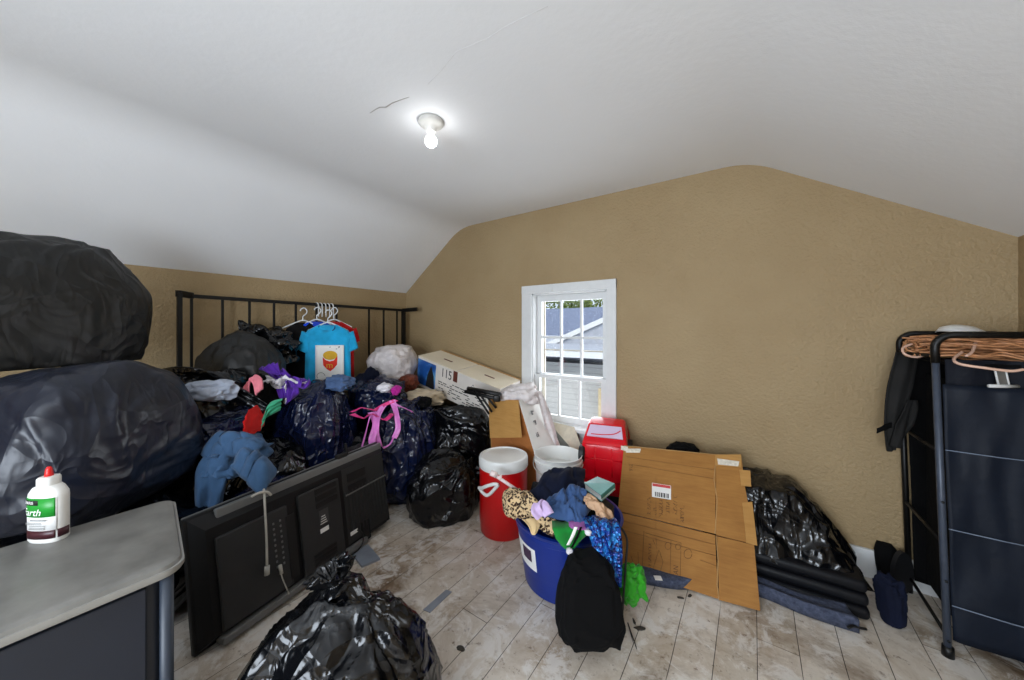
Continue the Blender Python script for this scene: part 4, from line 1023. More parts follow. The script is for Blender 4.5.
# ------------------------------------------------------------------ red toy car propped up behind the tub
cbase = V((-.80, 2.2, .22)); cyaw = ANG - .38
carm = rotz(cyaw, cbase)
car = thing('toy_car', 'red toy car propped upright between the white bucket and the cardboard', 'toy car', cbase)
prof = [(.035, 0), (.015, .04), (.012, .12), (.03, .30), (.04, .335), (.055, .35), (.145, .425), (.165, .437), (.26, .452), (.32, .43), (.345, .36), (.35, .0)]
def prof_c(k):        # closed spline through the side profile
    return spline([V((0, a, b_)) for a, b_ in prof], 4)
pc_ = prof_c(0); ctr = V((0, .18, .22))
bm = B(); rings = []
for x, q in ((-.15, .86), (-.147, .93), (-.138, .975), (-.12, 1), (0, 1.012), (.12, 1), (.138, .975), (.147, .93), (.15, .86)):
    rings.append([carm @ V((x * (1 - .16 * max(0, (p.z - .33) / .12)), ctr.y + (p.y - ctr.y) * q, ctr.z + (p.z - ctr.z) * q)) for p in pc_])
loft(bm, rings); link('car_body', bm, M_CAR, car, ang=.7)
bm = B(); hexa(bm, [carm @ V(p) for p in ((-.118, .066, .366), (.118, .066, .366), (.104, .135, .425), (-.104, .135, .425), (-.118, .058, .373), (.118, .058, .373), (.104, .128, .433), (-.104, .128, .433))])
ws = link('windshield', bm, M_CARW, car, smooth=False)
bm = B(); tube(bm, spline([carm @ V(p) for p in ((-.09, .066, .385), (-.02, .07, .386), (.06, .08, .395), (.1, .1, .415))]), .0035, 6); link('wiper', bm, M_CAR, ws)
for a, b_ in (((-.055, .012, .13), (-.06, .029, .31)), ((.055, .012, .13), (.05, .029, .31)), ((-.13, .022, .235), (.125, .022, .235)), ((-.12, .01, .1), (.12, .01, .1)), ((-.12, .03, .325), (.12, .03, .325))):
    bm = B(); tube(bm, [carm @ V(a), carm @ V(b_)], .004, 6); link('body_ridge', bm, M_CAR, car)
for sg in (-1, 1):
    for yy_ in (.05, .29):
        wm = carm @ Matrix.Translation((sg * .146, yy_, .25)) @ Matrix.Rotation(PI / 2 * sg, 4, 'Y')
        bm = B(); lathe(bm, [(0, -.02), (.05, -.02), (.056, -.012), (.056, .012), (.05, .02), (.036, .022), (.034, .014), (0, .012)], wm, 28)
        wh = link('wheel', bm, M_TYRE, car, ang=.6)
        bm = B()
        for k in range(5): box(bm, (0, .017, .018), (.012, .034, .006), wm @ Matrix.Rotation(2 * PI * k / 5, 4, 'Z'))
        lathe(bm, [(0, .014), (.01, .014), (.01, .022), (0, .023)], wm, 12); link('hub', bm, M_HUB, wh, smooth=False)
bm = B(); box(bm, (0, .18, .11), (.3, .26, .215), rotz(cyaw, (cbase.x, cbase.y, 0)), bev=.01)
tag(link('plastic_crate', bm, M_TVD, smooth=False), 'dark crate under the red toy car, behind the tub', 'crate')

# ------------------------------------------------------------------ blue tub
tc = V((-.814, 1.687, 0))
tub = thing('tub', 'blue plastic tub heaped with clothes', 'tub', tc)
T = Matrix.Translation(tc); TH = .345; TR = .285
bm = B(); lathe(bm, [(0, .0), (.215, 0), (.225, .008), (.25, .17), (.268, TH - .05), (.275, TH - .045), (.277, TH - .02), (TR, TH - .012), (TR + .004, TH), (TR - .01, TH + .003), (.265, TH - .02), (.24, .1), (.215, .02), (0, .018)], T, 72); link('tub_body', bm, M_TUB, tub, ang=.7)
# label on the tub front
def tubpt(ang, z, d=.0015): r = .225 + (z - .008) / (TH - .05) * .043 + d; return tc + V((r * math.cos(ang), r * math.sin(ang), z))
pa_ = P(527, 553, 1.75) - tc; al = math.atan2(pa_.y, pa_.x)
def tublabel(name, a0, a1, z0, z1, mat, d):
    bm = B(); N = 8; g = [[bm.verts.new(tubpt(a0 + (a1 - a0) * i / N, z0 + (z1 - z0) * j / 2, d)) for i in range(N + 1)] for j in range(3)]
    for j in range(2):
        for i in range(N): bm.faces.new((g[j][i], g[j][i + 1], g[j + 1][i + 1], g[j + 1][i]))
    return g, bm
aL = math.atan2(*(lambda q: (q.y, q.x))(P(520.5, 545, 1.83) - tc)); aR = math.atan2(*(lambda q: (q.y, q.x))(P(534, 560, 1.66) - tc))
if aR < aL: aR += 2 * PI
g, bm = tublabel('', aL, aR, .135, .25, M_PAPER, .002); tl = link('label', bm, M_PAPER, tub)
g, bm = tublabel('', aL + (aR - aL) * .45, aL + (aR - aL) * .85, .175, .235, M_INK, .0035); link('label_print', bm, simple('plum_ink', (60, 40, 66), .6, bstr=0), tl)
# rope handle of the tub
bm = B(); a0 = math.atan2(*(lambda q: (q.y, q.x))(P(624, 520, 1.8) - tc))
# contents
def on_tub(u, v, t=None): return P(u, v, t)
drape('navy_garment', 'large navy garment folded on top of the heap in the blue tub', 'garment', [P(522, 503, 1.64), P(545, 468, 1.9), P(584, 465, 1.93), P(586, 497, 1.7)], M_NAVC, seed=3, bulge=.035, fold=.035, hem=.03)
rumple('black_garment', 'black cloth under the navy garment in the blue tub', 'garment', (526, 480, 606, 530), 1.76, .2, M_BLKC, 52, crease=.06)
jn = drape('jeans', 'rumpled blue denim jeans in the middle of the tub heap', 'garment', [P(538, 508, 1.54), P(552, 492, 1.66), P(592, 489, 1.7), P(590, 523, 1.5)], cloth('blue_denim', (56, 82, 124)), seed=5, bulge=.035, fold=.05, el=(2.6, 3.2))
drape('trouser_leg', None, None, [P(562, 500, 1.6), P(566, 486, 1.67), P(584, 486, 1.68), P(583, 499, 1.58)], bpy.data.materials['blue_denim'], parent=jn, seed=8, bulge=.03, fold=.02, n=20)
rumple('leopard_blanket', 'leopard-print plush cloth hanging over the left rim of the tub', 'cloth', (502, 487, 532, 520), 1.73, .08, M_LEO, 54, crease=.1, lump=.2)
bm = strip_bm([P(524, 502, 1.66), P(534, 512, 1.62), P(545, 521, 1.585), P(556, 530, 1.55)], [V((.02, .02, .10)), V((.02, .02, .09)), V((.02, .02, .06))], th=.012, fold=.03, seed=3, freq=4)
link('cloth_tail', bm, M_LEO, bpy.data.objects['leopard_blanket'])
bm = strip_bm([P(530, 519, 1.6), P(534, 526, 1.575), P(533.5, 535, 1.565)], [V((.06, .05, .0)), V((.045, .03, 0)), V((.012, .008, 0))], th=.004, fold=.01, seed=5)
tag(link('tan_cloth', bm, cloth('tan_linen', (206, 178, 132))), 'pointed tan cloth corner hanging below the leopard cloth', 'cloth')
bm = strip_bm([P(541, 517, 1.5), P(536, 510, 1.5), P(538, 503, 1.53), P(543, 505, 1.52), P(549, 515, 1.48)], V((.03, .03, .02)), th=.008, fold=.01, seed=3)
tag(link('purple_sock', bm, cloth('lilac_cloth', (206, 180, 220))), 'lilac sock loop left of the jeans in the tub', 'sock')
rumple('violet_cloth', 'violet scrap below the jeans at the tub rim', 'cloth', (568, 519, 590, 529), 1.5, .04, cloth('violet_cloth', (170, 100, 170)), 56, crease=.2, sub=4)
drape('tan_paper', 'crumpled tan paper wrapper at the right of the tub heap', 'paper', [P(584, 500, 1.58), P(588, 493, 1.62), P(613, 519, 1.54), P(604, 524, 1.5)], simple('kraft_paper', (196, 158, 124), .7, nz=12), seed=6, bulge=.02, fold=.035, el=(4, 3), hem=0)
# black box with teal book
q_ = [P(577, 486, 1.74), P(588, 482, 1.84), P(614, 506, 1.74), P(605, 519, 1.64)]
bm = B(); hexa(bm, [p - V((0, 0, .05)) for p in q_] + q_); tag(link('black_case', bm, simple('black_card', (13, 12, 13), .5), smooth=False), 'flat black case wedged at the right side of the tub', 'case')
q_ = [P(584.4, 483.5, 1.76), P(597.4, 477, 1.9), P(614.5, 484, 1.83), P(600.8, 495.5, 1.69)]; h_ = V((.006, -.004, -.026))
bk2 = thing('book', 'teal-covered book on the black case in the tub', 'book', q_[3] + h_)
cq = sum(q_, V()) / 4
bm = B(); hexa(bm, [cq + (p - cq) * .97 + h_ * .95 for p in q_] + [cq + (p - cq) * .97 + h_ * .05 for p in q_]); link('pages', bm, M_PAPER, bk2, smooth=False)
M_TEAL = simple('pale_teal_cover', (150, 206, 206), .35, nz=18, var=.1, bstr=0)
bm = B(); hexa(bm, q_ + [p + V((0, 0, .003)) for p in q_]); hexa(bm, [p + h_ for p in q_] + [p + h_ + V((0, 0, .003)) for p in q_]); link('cover', bm, M_TEAL, bk2, smooth=False)
e_ = V((.003, -.003, 0)); bm = B(); hexa(bm, [q_[3], q_[2], q_[2] + e_, q_[3] + e_] and [q_[3] + h_ * .55, q_[2] + h_ * .55, q_[2] + h_ * .55 + e_, q_[3] + h_ * .55 + e_, q_[3] + V((0, 0, .003)), q_[2] + V((0, 0, .003)), q_[2] + e_ + V((0, 0, .003)), q_[3] + e_ + V((0, 0, .003))]); link('spine', bm, simple('deep_teal', (20, 128, 120), .4, bstr=0), bk2, smooth=False)
bm = B(); box(bm, (0, 0, 0), (.04, .05, .03), rotz(.4, P(585, 486, 1.9)), bev=.006); tag(link('tissue_pack', bm, M_PAPER), 'small white wrapper beside the teal book', 'wrapper')
# green garment with white stripe over the rim
gs_ = thing('green_garment', 'green sports garment with a white stripe hanging over the front rim of the tub', 'garment', P(570, 540, 1.48))
rimv = P(570, 528, 1.49)
bm = strip_bm([P(571, 522, 1.54), P(571, 529, 1.475), P(570, 538, 1.47), P(569, 549, 1.478)], [V((.15, .08, 0)), V((.135, .085, 0)), V((.10, .07, 0)), V((.03, .02, 0))], th=.006, fold=.015, seed=8); link('cloth_panel', bm, cloth('kelly_green', (24, 128, 48)), gs_)
bm = strip_bm([P(576, 527, 1.455), P(573, 535, 1.448), P(568, 545, 1.452)], V((.012, .008, 0)), th=.002, fold=.002, nw=2); link('white_stripe', bm, M_PAPER, gs_)
bm = strip_bm([P(581, 527, 1.455), P(578, 535, 1.448), P(572, 547, 1.452)], V((.008, .006, 0)), th=.002, fold=.002, nw=2); link('dark_stripe', bm, M_BLKC, gs_)
for lb, bx in (('white cloth knot at the tip of the green garment', (566, 547, 573, 555)), ('white cloth knot at the rim right of the green garment', (584, 528, 592, 536))):
    rumple('white_knot', lb, 'cloth', bx, 1.46, .015, M_WHC, bx[0], sub=3, crease=.15)
# blue sequin scarf
bm = strip_bm([P(598, 517, 1.56), P(602, 524, 1.47), P(606, 540, 1.445), P(609, 562, 1.43), P(612, 586, 1.42)], [V((.12, .07, 0)), V((.12, .08, 0)), V((.10, .06, 0)), V((.06, .04, 0))], th=.012, fold=.03, seed=11, freq=6, nw=16)
tag(link('scarf', bm, M_SEQ), 'shimmering blue fringed scarf hanging down from the tub rim', 'scarf')
# black bag hanging to the floor
o = rumple('cloth_bag', 'limp black cloth bag hanging from the tub rim to the floor', 'bag', (555, 546, 626, 653), 1.42, .1, M_BLKC, 58, zmin=.002, crease=.05, lump=.05, taper=.34, ex=.55)
bm = B(); tube(bm, spline([P(612, 522, 1.52), P(621, 528, 1.5), P(627, 540, 1.49), P(626, 560, 1.48), P(624, 590, 1.47), P(622, 615, 1.42)], 8), .005, 6); link('drawstring', bm, M_CABLEK, o)
# green mesh
rumple('green_mesh_bag', 'crumpled bright green mesh bundle on the floor beside the cardboard', 'mesh bag', (617, 562, 649, 608), 1.52, .045, cloth('lime_mesh', (46, 150, 30), .5), 59, sub=5, zmin=.002, crease=.32, lump=.25)

# ------------------------------------------------------------------ flattened cardboard
CB = [PZ(617, 566, .02), PZ(760, 611, .005), PY(741, 456, 2.32), PY(624, 445, 2.32)]
ox = (CB[1] - CB[0]).normalized(); mid = (CB[2] + CB[3]) / 2 - (CB[0] + CB[1]) / 2
nz_ = ox.cross(mid).normalized()
if nz_.dot(FW) > 0: nz_ = -nz_
oy = nz_.cross(ox)
cm = Matrix((ox, oy, nz_)).transposed().to_4x4(); cm.translation = CB[0]
def cb(u, v): q = hit(u, v, CB[0], nz_) - CB[0]; return q.dot(ox), q.dot(oy)
cd = thing('flattened_cardboard_box', 'large flattened brown cardboard box leaning against the gable wall things', 'cardboard', (CB[0] + CB[1]) / 2)
def cbp(name, poly, z0=0, th=.005, mat=M_CARD, par=None):
    bm = B(); slab(bm, [cb(*q) for q in poly], cm @ Matrix.Translation((0, 0, z0)), th); return link(name, bm, mat, par or cd, smooth=False)
main = cbp('upper_panel', [(618, 511), (624, 446), (716, 455), (715, 534)])
low = cbp('lower_panel', [(617, 566), (618, 512), (715, 535), (718, 599)])
cbp('side_strip', [(716, 456), (741, 456), (745, 488), (756, 545), (716, 535)])
cbp('side_strip', [(717, 536.5), (754, 545), (760, 611), (719, 600)])
cbp('torn_flap', [(739, 470), (750, 471), (751, 487), (741, 486)], .004, .005, M_CARDL)
cbp('torn_flap', [(742, 503), (752, 502), (757, 546), (746, 543)], .004, .005, M_CARDL)
cbp('torn_flap', [(715, 455), (741, 455), (741, 468), (715, 466)], .006, .004, M_CARDL)
for pth in (((624, 446), (716, 455)), ((716, 456), (714, 480), (717, 500), (715, 534)), ((716, 536), (718, 560), (717, 585), (719, 600)), ):
    bm = B(); tube(bm, [cm @ V((*cb(*q), .006)) for q in pth], .0026, 6); link('torn_edge', bm, M_CARDE, cd)
bm = B()
for pth in (((618, 511.5), (716, 535.5)), ((716, 535.5), (755, 545.5)), ((627, 457), (714, 470)), ((628, 464), (714, 479)), ((619, 520), (716, 545)), ((622, 530), (716, 556)), ((656, 477), (656, 530)), ((700, 560), (716, 566))):
    tube(bm, [cm @ V((*cb(*q), .0055)) for q in pth], .0012, 4)
link('score_lines', bm, simple('score_brown', (128, 86, 42), .8, bstr=0), cd)
# sticker
st4 = [(652, 483), (671, 486), (671, 500), (652, 497)]
s0 = cbp('shipping_label', st4, .0055, .001, M_PAPER)
cbp('label_band', [(652.5, 483.5), (670.5, 486.3), (670.5, 489), (652.5, 486.2)], .0068, .0006, M_STICK, s0)
bm = B(); random.seed(9)
u = 655.
while u < 668.5:
    w = random.choice((.5, .9, 1.3)); slab(bm, [cb(*q) for q in ((u, 492 + (u - 655) * .16), (u + w, 492 + (u + w - 655) * .16), (u + w, 496.5 + (u + w - 655) * .16), (u, 496.5 + (u - 655) * .16))], cm @ Matrix.Translation((0, 0, .0068)), .0006); u += w + random.choice((.5, .8))
link('barcode', bm, M_INK, s0, smooth=False)
# printed shipping table (columns of characters running up the sheet) and lower frame marks
M_CINK = simple('cardboard_ink', (92, 58, 28), .8, bstr=0)
random.seed(21)
def worn_print(a, b_, h, parent):
    """a row of worn, unreadable characters along a..b_ on the sheet"""
    a, b_ = V((*a, 0)), V((*b_, 0)); d = b_ - a; L_ = d.length; d.normalize(); p_ = V((-d.y, d.x, 0)); x = 0; bm = B()
    while x < L_ - h * .5:
        if random.random() < .82:
            w = h * random.uniform(.35, .6); o_ = a + d * x
            for k in range(3):
                q = o_ + d * random.choice((0, w)) + p_ * random.choice((-h / 2, 0, h / 2)); r_ = o_ + d * random.choice((0, w)) + p_ * random.choice((-h / 2, h / 2))
                if (q - r_).length > h * .2: tube(bm, [cm @ (q + V((0, 0, .0056))), cm @ (r_ + V((0, 0, .0056)))], .0011, 4)
        x += h * .75
    link('print', bm, M_CINK, parent, smooth=False)
for u, va, vb in ((649, 496, 514), (655, 499, 515), (661, 499, 517), (668, 498, 519), (675, 495, 520), (682, 505, 522)): worn_print(cb(u, vb), cb(u, va), .02, main)
worn_print(cb(631, 471), cb(631, 463), .018, main)
bm = B()
def cl_(pts): tube(bm, [cm @ V((*cb(*q), .0058)) for q in pts], .0011, 4)
cl_([(644, 531), (642, 574)]); cl_([(645, 533), (681, 543), (680, 584)]); cl_([(671, 541), (670, 580)])
cl_([(652, 572), (659, 550), (663, 562), (659, 577)]); cl_([(656, 538), (657, 549), (653, 540)])
for uu, vv, rr in ((668, 546, 3), (678, 547, 2.5), (688, 554, 4)): cl_([(uu + rr * math.cos(a), vv + rr * 1.2 * math.sin(a)) for a in [i * .6 for i in range(11)]])
cl_([(631, 556), (636, 570)]); cl_([(638, 552), (639, 573)])
link('printed_frame', bm, M_CINK, low)
text('print', 'ISTAN', .034, cm @ Matrix.Translation((*cb(676, 574), .0056)) @ Matrix.Rotation(PI / 2, 4, 'Z'), M_CINK, low, sx=.8)
worn_print(cb(650, 573), cb(650, 538), .014, low); worn_print(cb(662, 577), cb(662, 572), .016, low)
cbp('tape', [(621, 446), (628, 447), (628, 452), (621, 450)], .006, .001, M_TAPE); cbp('tape', [(717, 459), (739, 462), (738, 467), (718, 465)], .0105, .001, M_TAPE); cbp('tape', [(626, 449), (641, 449), (640, 453), (626, 453)], .0065, .001, M_TAPE)
# black thing peeking over the cardboard
rumple('black_cloth_roll', 'black rounded bundle peeking over the top of the flattened cardboard', 'bundle', (664, 441, 700, 470), 2.2, .07, M_BLKC, 60, crease=.03, lump=.06)

# ------------------------------------------------------------------ plastic-wrapped stack behind the cardboard, right
e0 = PZ(762, 590, 0); e1 = PZ(872, 626, 0)
sdir = (e1 - e0); sdir.z = 0; sdir.normalize(); sn = V((-sdir.y, sdir.x, 0))
Ls = .62
for k, lb in enumerate(('flat black cushion lowest of the stack right of the cardboard', 'flat black cushion second from the floor in the stack right of the cardboard', 'flat black cushion third from the floor, just under the black plastic cover')):
    mk = frame(e1 - sdir * (Ls / 2 + .004 * k) + sn * .17 + V((0, 0, .06 * k + .032)), sdir, None, V((0, 0, 1)))
    bm = B(); box(bm, (0, 0, 0), (Ls, .33, .055), mk, bev=.022, seg=4)
    tag(link('seat_cushion', bm, cloth('black_vinyl_%d' % k, (15, 16, 20), .5, .1, .2)), lb, 'cushion', 'cushions under the black plastic')
# draped cover: section profile swept from left to right
def cover():
    bm = B(); rows = []; NU, NVv = 90, 60
    for i in range(NU + 1):
        s = i / NU
        # silhouette heights measured along the stack: tall at the left end, dropping to the right
        top = .50 - .02 * s - .34 * max(0, (s - .62) / .38) ** 1.2
        base = e1 + sdir * (-.66 + .67 * s)
        row = []
        for j in range(NVv + 1):
            q = j / NVv
            if q < .35:
                y = .02 + .0 + (q / .35) * .13; z = .14 + (top - .17) * (q / .35) ** .8
            elif q < .75:
                y = .15 + (q - .35) / .4 * .2; z = top - .03 + .03 * math.sin((q - .35) / .4 * PI / 2)
            else:
                y = .37 + .03 * (q - .75) / .25; z = top - (top - .06) * ((q - .75) / .25)
            z = max(z, .06)
            p = base + sn * y + V((0, 0, z))
            w = V((s * 5, q * 4, 3.3)); w = w + V((noise.noise(w), noise.noise(w + V((5, 2, 1))), 0)) * .9
            dsp = .032 * (rid(w * .8) - .5) + .016 * (rid(w * 1.7) - .5) + .004 * (rid(w * 4) - .5)
            nv = (-sn * (1 - q) + V((0, 0, .7)) + sdir * .3 * s).normalized()
            row.append(bm.verts.new(p + nv * dsp))
        rows.append(row)
    for i in range(NU):
        for j in range(NVv): bm.faces.new((rows[i][j], rows[i + 1][j], rows[i + 1][j + 1], rows[i][j + 1]))
    bm.faces.new([r for r in rows[0]]); bm.faces.new([r for r in rows[-1]][::-1])
    return bm
tag(link('plastic_cover', cover(), M_BAG), 'shiny black plastic draped over the cushion stack right of the cardboard', 'plastic cover')
# grey-blue padded strip on the floor
pth = [PZ(634, 572, .02), PZ(676, 579, .02), PZ(705, 577, .02), PZ(750, 584, .02), PZ(800, 604, .02), PZ(852, 620, .02)]
bm = strip_bm(pth, V((-.03, .10, 0)), th=.06, fold=.02, seed=6, nw=12, freq=3)
for v in bm.verts: v.co.z = max(.002, v.co.z)
t_ = NT('blue_grey_pile'); t_.l(t_.ramp(t_.noise(60, 3), [(.3, lin((46, 52, 70))), (.7, lin((80, 87, 108)))]), t_.b.inputs['Base Color']); t_.bump(t_.noise(120, 2), .6, .006); t_.set(Roughness=.95)
o = tag(link('rug', bm, t_.m), 'blue-grey padded runner lying in front of the cushion stack and under the cardboard', 'rug')
bm = B(); tube(bm, spline([PZ(848, 628, .03), PZ(853, 626, .035), PZ(860, 628, .02), PZ(866, 629, .012)], 5), .006, 6); link('tie_strap', bm, M_CABLEK, o)
bm = B(); q = PZ(658, 578, .06); box(bm, (0, 0, 0), (.035, .03, .003), rotz(.5, q)); tag(link('paper_scrap', bm, M_PAPER, smooth=False), 'small white paper scrap on the runner below the cardboard', 'paper')

# shoes by the wardrobe
rumple('cloth_bundle', 'dark navy crumpled bundle on the floor at the end of the cushion stack', 'bundle', (872, 570, 908, 630), 1.55, .05, M_NAVC, 62, zmin=.002, crease=.12, ex=.7)
so = thing('sneaker', 'black shoe standing upright against the baseboard by the wardrobe', 'shoe', P(893, 590, 1.75))
c = P(893, 574, 1.76)
rr = []
for i in range(13):
    s = i / 12; z = .004 + s * .2; w = .045 + .012 * math.sin(PI * s) ** .8 - .02 * max(0, s - .85) / .15; d = .045 - .012 * s
    rr.append([V((c.x, c.y, 0)) + RT * (w * math.cos(a)) + FW * (d * math.sin(a) + .04 * s) + V((0, 0, z)) for a in [2 * PI * k / 24 for k in range(24)]])
bm = B(); loft(bm, rr); link('upper', bm, M_BLKC, so)
bm = B(); mm3 = frame(V((c.x, c.y, .108)) - FW * .05, RT, None, FW); slab(bm, [(.05 * math.cos(a) * (1 + .12 * math.sin(a)), .104 * math.sin(a)) for a in [2 * PI * k / 36 for k in range(36)]], mm3, .02); link('sole', bm, M_TYRE, so, ang=.6)

# ------------------------------------------------------------------ fabric wardrobe
f0 = PZ(948, 656, 0); WX0, WYF = f0.x, f0.y
WYB = YB - .04; WX1 = XR - .04; WH = 1.297; WTOP = -.036 / 1.28
def sh(p): return V((p[0] + WTOP * p[2], p[1], p[2]))
wd = thing('wardrobe', 'dark navy fabric wardrobe on a metal frame in the right corner', 'wardrobe', ((WX0 + WX1) / 2, (WYF + WYB) / 2, 0))
def hoop(y, name, mat, mat2):
    r = .055; pts = []
    for i in range(9): a = PI - PI / 2 * i / 8; pts.append(sh((WX0 + r + r * math.cos(a), y, WH - r + r * math.sin(a))))
    bm = B(); tube(bm, [sh((WX0, y, WH - r - .06))] + pts + [sh((WX1, y, WH))], .0135, 12); link('top_rail', bm, mat2, wd)
    bm = B(); tube(bm, [sh((WX0, y, 0)), sh((WX0, y, WH - r - .05))], .0115, 12); o = link('post', bm, mat, wd)
    bm = B(); tube(bm, [sh((WX1, y, 0)), sh((WX1, y, WH))], .0135, 12); link('post', bm, mat, wd)
    if mat is M_POST:
        bm = B()
        for v in (502.5, 581, 640): z = EYE - (v - HOR) / F * 1.39; lathe(bm, [(0, 0), (.005, 0), (.005, .002), (0, .003)], Matrix.Translation(sh((WX0, y - .0135, z))) @ Matrix.Rotation(PI / 2, 4, 'X'), 12)
        link('bolt_hole', bm, M_TVD, o)
        bm = B(); lathe(bm, [(.0, 0), (.018, 0), (.017, .04), (0, .04)], Matrix.Translation((WX0, y, 0)), 16); link('foot_cap', bm, M_BLACKM, o)
hoop(WYF, 'front', M_POST, M_BLACKM); hoop(WYB, 'back', M_BLACKM, M_BLACKM)
for z in (.08, .45, .82, WH - .09):
    bm = B(); tube(bm, [sh((WX0, WYF, z)), sh((WX0, WYB, z))], .007, 8); link('side_bar', bm, M_BLACKM, wd)
def fabric(x0, x1_, z0, z1, y, sag, mat, name, seed):
    bm = B(); N, Mm = 24, 36; g = []
    for j in range(Mm + 1):
        row = []
        for i in range(N + 1):
            x = x0 + (x1_ - x0) * i / N; z = z0 + (z1 - z0) * j / Mm
            row.append(bm.verts.new(sh((x, y + sag * noise.noise(V((x * 9, z * 2.5, seed))) + sag * .4 * noise.noise(V((x * 25, z * 5, seed))), z))))
        g.append(row)
    for j in range(Mm):
        for i in range(N): bm.faces.new((g[j][i], g[j][i + 1], g[j + 1][i + 1], g[j + 1][i]))
    o = link(name, bm, mat, wd); s_ = o.modifiers.new('t', 'SOLIDIFY'); s_.thickness = .003; return o
zseams = [.07] + [EYE - (v - HOR) / F * 1.38 for v in (606, 530, 451, 391)] + [WH - .05]
fc = fabric(WX0 + .016, WX1, .07, EYE - (385 - HOR) / F * 1.38, WYF + .006, .016, M_NAVYF, 'front_cover', 1)
M_PIPE = simple('grey_piping', (112, 124, 142), .5, bstr=0)
for z in zseams[1:4]:
    bm = B(); tube(bm, [sh((WX0 + .014, WYF - .008, z)), sh(((WX0 + WX1) / 2, WYF - .009, z - .002)), sh((WX1, WYF - .008, z))], .0022, 6); link('seam', bm, M_PIPE, fc)
fabric(WX0 + .016, WX1, .07, WH - .12, WYB - .01, .01, M_BLKC, 'back_cover', 2)
fabric(WX0 + .03, WX1, zseams[4], WH - .1, WYF + .02, .012, cloth('black_mesh', (14, 17, 26), .7), 'mesh_band', 3)
bm = B(); box(bm, ((WX0 + WX1) / 2 + .02 - .03, (WYF + WYB) / 2, WH - .12), (WX1 - WX0 - .05, WYB - WYF - .04, .012)); link('top_shelf', bm, M_BLKC, wd, smooth=False)
bm = B(); box(bm, (WX0 + .05, (WYF + WYB) / 2, .6), (.006, WYB - WYF - .06, 1.0)); link('interior_shade', bm, M_BLKC, wd, smooth=False)  # black sheet added as the shade inside the open side
# cord heap on top
random.seed(12); ch = thing('extension_cord', 'tangled heap of tan cord on top of the wardrobe', 'cord', ((WX0 + WX1) / 2, (WYF + WYB) / 2, WH - .11))
bm = B()
for i in range(34):
    y = random.uniform(WYF + .03, WYB - .1); z = WH - .1 + random.uniform(0, .085)
    pts = [V((WX0 - .03 + random.uniform(0, .05) + WTOP, y + random.uniform(-.03, .03), z))]
    for k in range(1, 6): pts.append(V((WX0 + WTOP + (WX1 - WX0) * k / 5, y + random.uniform(-.04, .04), z + random.uniform(-.012, .012))))
    tube(bm, spline(pts, 5), .0042, 6)
link('cord_bundle', bm, M_CORD, ch)
bm = B()
for i, (u, v, ru, rv) in enumerate(((915, 345, 10, 7), (910, 349, 7, 8), (925, 342, 12, 6), (930, 347, 14, 7))):
    tube(bm, [P(u + ru * math.cos(a), v + rv * math.sin(a) + .6 * math.sin(3 * a), 1.62 - .05 * math.sin(a + i)) for a in [2 * PI * k / 24 for k in range(25)]], .0042, 6)
link('cord_loop', bm, M_CORD, ch)
bm = B()
tube(bm, spline([P(936, 349, 1.5), P(918, 357, 1.56), P(905, 354, 1.58), P(903, 348, 1.6), P(912, 344, 1.6)], 8), .005, 6)
link('cord_tail', bm, M_CORDP, ch); bm = B()
tube(bm, spline([P(962, 352, 1.38), P(954, 359, 1.34), P(960, 364, 1.31), P(985, 368, 1.27), P(1010, 371, 1.24), P(1023, 369.5, 1.23)], 8), .005, 6)
link('cord_tail', bm, M_CORDP, ch); bm = B()
tube(bm, spline([P(976, 342, 1.4), P(972, 352, 1.36), P(966, 356, 1.35)], 6), .005, 6)
link('cord_tail', bm, M_CORDP, ch)
bm = B(); mt = Matrix.Translation(P(962, 331.5, 1.62)) @ Matrix.Rotation(ANG, 4, 'Z') @ Matrix.Rotation(.2, 4, 'Y')
lathe(bm, [(0, .035), (.06, .03), (.105, .01), (.12, -.02), (.115, -.022), (.1, .004), (.055, .022), (0, .027)], mt @ Matrix.Diagonal((.75, .6, .8, 1)), 32)
tag(link('plastic_dome', bm, M_LID), 'white domed plastic piece lying behind the cord on the wardrobe top', 'plastic piece')
hk = thing('bracket', 'white-edged grey plastic bracket hanging at the front of the wardrobe', 'bracket', P(1003, 386, 1.25))
tt = 1.305
bm = B()
for a, b_ in (((995, 370), (998.5, 385)), ((1005.5, 370), (1009, 385))): tube(bm, [P(*a, tt), P(*b_, tt)], .0032, 6)
tube(bm, [P(989, 386, tt), P(1018, 386.5, tt)], .0065, 8); link('bracket_rim', bm, M_WHITE, hk)
bm = B(); quadplate(bm, [P(995.5, 370, tt), P(1005.5, 370, tt), P(1009, 385, tt), P(998.5, 385, tt)], FW, .003); link('bracket_web', bm, simple('grey_web', (110, 108, 104), .6, bstr=0), hk, smooth=False)
# strap hanging at the left of the wardrobe
M_STRAP = cloth('charcoal_strap', (34, 33, 32), .8)
bg = thing('garment_bag', 'charcoal cloth strap bag hung at the back left corner of the wardrobe', 'bag', P(897, 450, 1.66))
bm = strip_bm([P(908, 352, 1.68), P(903, 375, 1.66), P(897, 405, 1.65), P(893, 432, 1.66), P(892, 450, 1.68)], [V((.09, .03, 0)), V((.09, .03, .01)), V((.07, .02, .02)), V((.03, .01, .02))], th=.008, fold=.02, seed=3); link('strap', bm, M_STRAP, bg)
bm = strip_bm([P(912, 400, 1.64), P(905, 425, 1.63), P(896, 447, 1.65)], [V((.05, .03, 0)), V((.07, .03, 0)), V((.03, .02, 0))], th=.006, fold=.02, seed=4); link('strap_fold', bm, M_STRAP, bg)
bm = strip_bm([P(893, 424, 1.66), P(884, 428, 1.65), P(877, 431, 1.66)], V((0, 0, .025)), th=.006, fold=.006, seed=6, nw=4); link('buckle_tab', bm, M_BLKC, bg)

